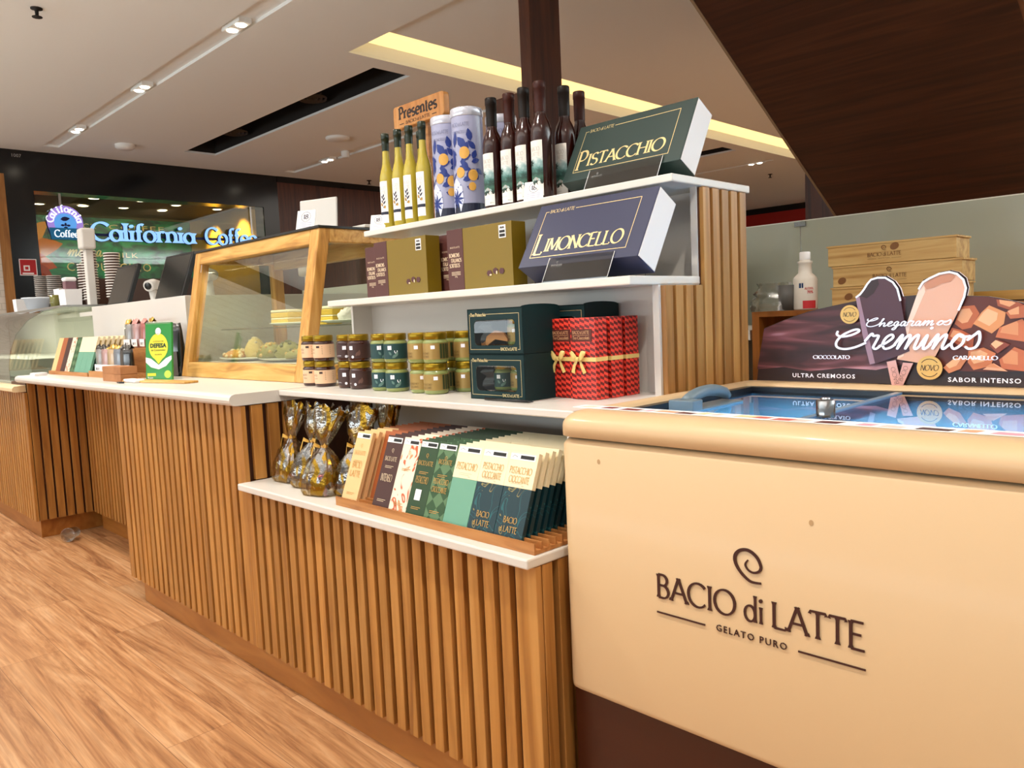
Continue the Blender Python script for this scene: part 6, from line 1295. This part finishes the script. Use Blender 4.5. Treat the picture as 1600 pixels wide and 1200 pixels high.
# ================================================================ partition, rear counter and till equipment
pt = thing('white_partition', 'low white partition behind the goods on the left counter', 'partition', (0, 0, 0))
b = MB(); b.box(-5.055, -3.70, .388, .41, .945, 1.318); part('front_panel', b, WHITE2, pt, .002); b = MB(); b.box(-3.722, -3.70, .41, 1.5, .945, 1.318); part('return_panel', b, WHITE2, pt, .002)
rw = thing('rear_counter', 'white rear counter seen through the glass of the pastry case', 'counter', (0, 0, 0))
b = MB(); b.box(-4.6, -2.2, 1.52, 1.60, 0, 1.38); part('rear_panel', b, mat('rear_panel_pale', '#cfd0bf', .4), rw); b = MB(); b.box(-4.6, -2.2, 1.60, 2.05, .9, .94); part('rear_top', b, WHITE, rw); b = MB(); b.box(-4.55, -2.25, 1.62, 2.0, 0, .9); part('rear_base', b, mat('rear_base_grey', '#6a655c', .6), rw)
tc_ = thing('till_counter', 'till counter hidden behind the white partition', 'counter', (0, 0, 0)); b = MB(); b.box(-5.42, -3.74, .87, 1.25, 0, 1.27); part('till_base', b, WHITE2, tc_); b = MB(); b.box(-5.42, -3.74, .425, 1.25, 1.27, 1.295); part('till_top', b, WHITE, tc_)
SCRN = mat('screen_off', '#1e1f1d', .15, coat=.2); BEZ = mat('bezel_black', '#151515', .35)
def monitor(label, x0, x1, y, z):
    t = thing('till_monitor', label, 'monitor', ((x0 + x1) / 2, y, z), 'till monitors', (radians(-19), 0, 0)); w = x1 - x0; h = .265
    b = MB(); b.box(-w / 2, w / 2, 0, .024, .03, .03 + h); part('casing', b, BEZ, t, .003)
    b = MB(); b.box(-w / 2 + .016, w / 2 - .016, -.001, .001, .046, .014 + h); part('screen', b, SCRN, t)
    b = MB(); b.hexa([(-.06, .02, -.002), (.06, .02, -.002), (.06, .06, .018), (-.06, .06, .018), (-.04, .024, .15), (.04, .024, .15), (.04, .036, .15), (-.04, .036, .15)]); part('stand', b, BEZ, t); return t
monitor('black till monitor, smaller one on the left behind the partition', -5.425, -5.06, .58, 1.302); monitor('black till monitor on the right behind the partition, its screen brownish', -4.62, -4.24, .58, 1.302)
def scanner(label, loc, rz):
    t = thing('barcode_scanner', label, 'scanner', loc, 'white scanners at the tills', (0, 0, rz)); b = MB(); b.tube([(0, 0, .0), (0, .0, .06), (.0, -.01, .12)], [.03, .022, .024], n=12); part('handle', b, WHITE2, t)
    b = MB(); b.tube([(0, .05, .15), (0, .0, .15), (0, -.05, .14)], [.028, .036, .034], n=14); part('head', b, WHITE2, t); b = MB(); b.lathe([(0, 0), (.022, 0), (.022, .006), (0, .006)], 16); o = part('lens', b, BEZ, t); o.location = (0, -.05, .140); o.rotation_euler = (radians(100), 0, 0); return t
scanner('white handheld scanner right of the left monitor', (-5.02, .74, 1.296), .6); scanner('white handheld scanner right of the right monitor', (-4.13, .70, 1.296), .6)
pd = thing('price_display_pole', 'white customer display on a pole seen through the pastry case glass', 'display', (-3.55, .95, 1.0)); b = MB(); b.tube([(0, 0, 0), (0, 0, .42)], .014, n=10); part('pole', b, WHITE2, pd); b = MB(); b.box(-.06, .06, -.02, .03, .40, .51); part('display_head', b, WHITE2, pd, .012, 3); b = MB(); b.box(-.09, .09, -.09, .09, -.01, .01); part('base', b, WHITE2, pd)
st_ = thing('display_plinth', 'white block under the customer display pole', 'stand', (-3.55, .95, 0)); b = MB(); b.box(-.12, .12, -.1, .1, 0, .988); part('block', b, WHITE2, st_)
# clear plastic cup on the floor
b = MB(); b.lathe([(.0, 0), (.028, 0), (.038, .095), (.040, .096), (.0385, .098), (.036, .097), (.026, .003), (0, .003)], 24); o = part('plastic_cup', b, glass('plastic_clear', '#eef0ee', .22)); o.location = (-4.93, .16, .037); o.rotation_euler = (radians(87), 0, radians(52)); tag(o, 'clear plastic cup lying on the floor in the dark niche', 'cup')

# ================================================================ behind the freezer
gs = thing('glass_screen', 'tall frosted pale green glass screen behind the freezer', 'screen', (0, 2.2, 0))
FROST = mat('frosted_glass', '#b5b9a8', .12, coat=.5)
for x0, x1 in ((-2.3, -1.563), (-1.558, 1.2)):
    b = MB(); b.box(x0, x1, 0, .012, 1.05, 1.507); part('glass_sheet', b, FROST, gs)
b = MB(); b.box(-2.3, 1.2, -.001, .013, 1.507, 1.511); part('polished_edge', b, mat('edge_light', '#e9ecdf', .3), gs)
b = MB(); b.box(-1.585, -1.535, -.008, .02, 1.485, 1.505); part('glass_clip', b, CHROME, gs)
bc = thing('back_counter', 'wooden back counter with a yellowish ledge behind the freezer sign', 'counter', (0, 0, 0))
b = MB(); b.box(-1.15, 1.2, 1.75, 2.19, 0, 1.135); part('counter_body', b, wood('back_walnut', '#5a2c10', '#6d3814', '#7d441c', (14, 14, 2), .45), bc); b = MB(); b.box(-1.15, 1.2, 1.72, 2.19, 1.135, 1.165); part('ledge', b, wood('ledge_wood', '#b98a3c', '#d0a250', '#dcb264', (2, 20, 20), .4), bc)
cb_ = thing('wooden_cabinet', 'open fronted brown cabinet left of the freezer sign', 'cabinet', (0, 0, 0))
CW = wood('cabinet_wood', '#7d4614', '#96581e', '#a86628', (14, 14, 2), .4)
b = MB(); b.box(-1.365, -.55, 1.40, 1.70, 1.112, 1.130); b.box(-1.365, -1.338, 1.40, 1.70, 0, 1.112); b.box(-.577, -.55, 1.40, 1.70, 0, 1.112); part('frame', b, CW, cb_); b = MB(); b.box(-1.338, -.577, 1.66, 1.70, 0, 1.112); part('inside_back', b, wood('cabinet_inside', '#54280c', '#6a3410', '#783e16', (14, 14, 2), .5), cb_)
sw_ = thing('service_worktop', 'white worktop edge seen between oak panel and brown cabinet', 'worktop', (0, 0, 0)); b = MB(); b.box(-1.95, -1.40, 1.45, 2.15, 1.03, 1.065); part('top', b, WHITE, sw_); b = MB(); b.box(-1.95, -1.45, 1.50, 2.10, 0, 1.03); part('base', b, mat('base_grey_green', '#8b8d84', .5), sw_)
pp = thing('grey_panel', 'grey green upright panel beside the oak end panel', 'panel', (-1.905, 1.98, 1.066)); b = MB(); b.box(-.15, .18, 0, .015, 0, .345); part('panel', b, mat('panel_grey', '#7b8270', .5), pp); b = MB(); b.box(-.1, .1, -.02, .03, 0, .012); part('foot', b, STEEL, pp)
for k in range(3):
    t = thing('pine_crate', 'flat pine gift crate behind the freezer sign, %s of three' % ('lowest', 'middle', 'topmost')[k], 'crate', (-1.113 + (.0, .004, -.012)[k], 1.47, 1.131 + .0685 * k), 'stacked pine crates')
    W, D, H = .385, .13, .0675
    b = MB(); b.box(0, W, 0, D, 0, H); part('crate_body', b, CRATE, t, .0015); b = MB(); b.box(-.004, W + .004, -.002, D + .002, H - .006, H - .0005); part('sliding_lid', b, CRATE, t)
    b = MB(); b.polys(shift([[(x * .0125, y * .0125) for x, y in p] for p in logo(1, .1)], .128, .022), fr((0, -.0024, 0), (1, 0, 0), (0, 0, 1))); part('branded_logo', b, mat('branding_burn', '#6a4018', .6), t, fixn=False)
    b = MB(); b.polys([ell((.055, .03, .21)[k], (.036, .02, .05)[k], .014, .011, 14, .4)], fr((0, -.0005, 0), (1, 0, 0), (0, 0, 1))); part('wood_knot', b, mat('knot_brown', '#7d5024', .6), t, fixn=False)
sb = thing('spray_bottle', 'white cleaning bottle with red print beside the pine crates', 'bottle', (-1.19, 1.44, 1.131))
b = MB(); b.lathe([(0, 0), (.037, 0), (.039, .004), (.039, .100), (.036, .108), (.022, .122), (.0205, .150), (.024, .155), (.024, .160), (.017, .163), (.017, .168)], 26); part('bottle_body', b, mat('bottle_white', '#e6ddd0', .35), sb)
b = MB(); b.lathe([(.0175, .166), (.0175, .190), (.015, .192), (0, .192)], 20); part('cap', b, PAPER, sb)
M = cy(.0395, radians(-60), 0)
b = MB(); n = 8
for i in range(n): b.face([M(-.012 + .045 * i / n, .004), M(-.012 + .045 * (i + 1) / n, .004), M(-.012 + .045 * (i + 1) / n, .030), M(-.012 + .045 * i / n, .030)])
b.polys(shift(fitw(bf('ALCOOL', 1, bold=.03), .03, .008), -.006, .066) + shift(fitw(bf('70%', 1, bold=.03), .02, .010), .002, .053), M); part('red_print', b, mat('print_red', '#c4262c', .4), sb, fixn=False)
b = MB(); b.polys([rect(-.024, -.010, .072, .088)] , M); part('blue_mark', b, mat('print_blue', '#12386c', .4), sb, fixn=False)
pk = thing('wrapped_cups', 'grey lids wrapped in crinkled clear film beside the cleaning bottle', 'package', (-1.245, 1.425, 1.131))
b = MB(); b.lathe([(0, 0), (.028, 0), (.033, .085), (0, .085)], 18); part('lid_stack', b, mat('lid_grey', '#5d5a56', .5), pk)
rs = random.Random(9); b = MB(); rows = []
for k in range(9):
    z = .012 * k; rows.append([(-.055 + (.085 - .004 * k) * cos(2 * pi * j / 20) * (1 + rs.uniform(-.2, .2)), .01 + .05 * sin(2 * pi * j / 20) * (1 + rs.uniform(-.2, .2)), z) for j in range(20)])
b.grid(rows, closed=True); part('crinkled_film', b, glass('crinkle_film', '#f0f0ec', .20, rough=.15), pk)
for nm, x, y, z, w_, h, m, lb in (('paper_box', -1.63, 1.60, 1.066, .11, .05, PAPER, 'white paper box on the white worktop edge'), ('paper_box', -1.655, 1.62, 1.117, .08, .045, WHITE2, 'smaller white box stacked on the paper box'), ('green_pouch', -1.565, 1.60, 1.117, .06, .035, mat('pouch_leaf_green', '#3f8f1e', .35), 'bright green packet lying on the paper box')):
    b = MB(); b.box(-w_ / 2, w_ / 2, -.04, .04, 0, h); o = part(nm, b, m, None, .006); o.location = (x, y, z); tag(o, lb, 'box' if 'box' in nm else 'packet')
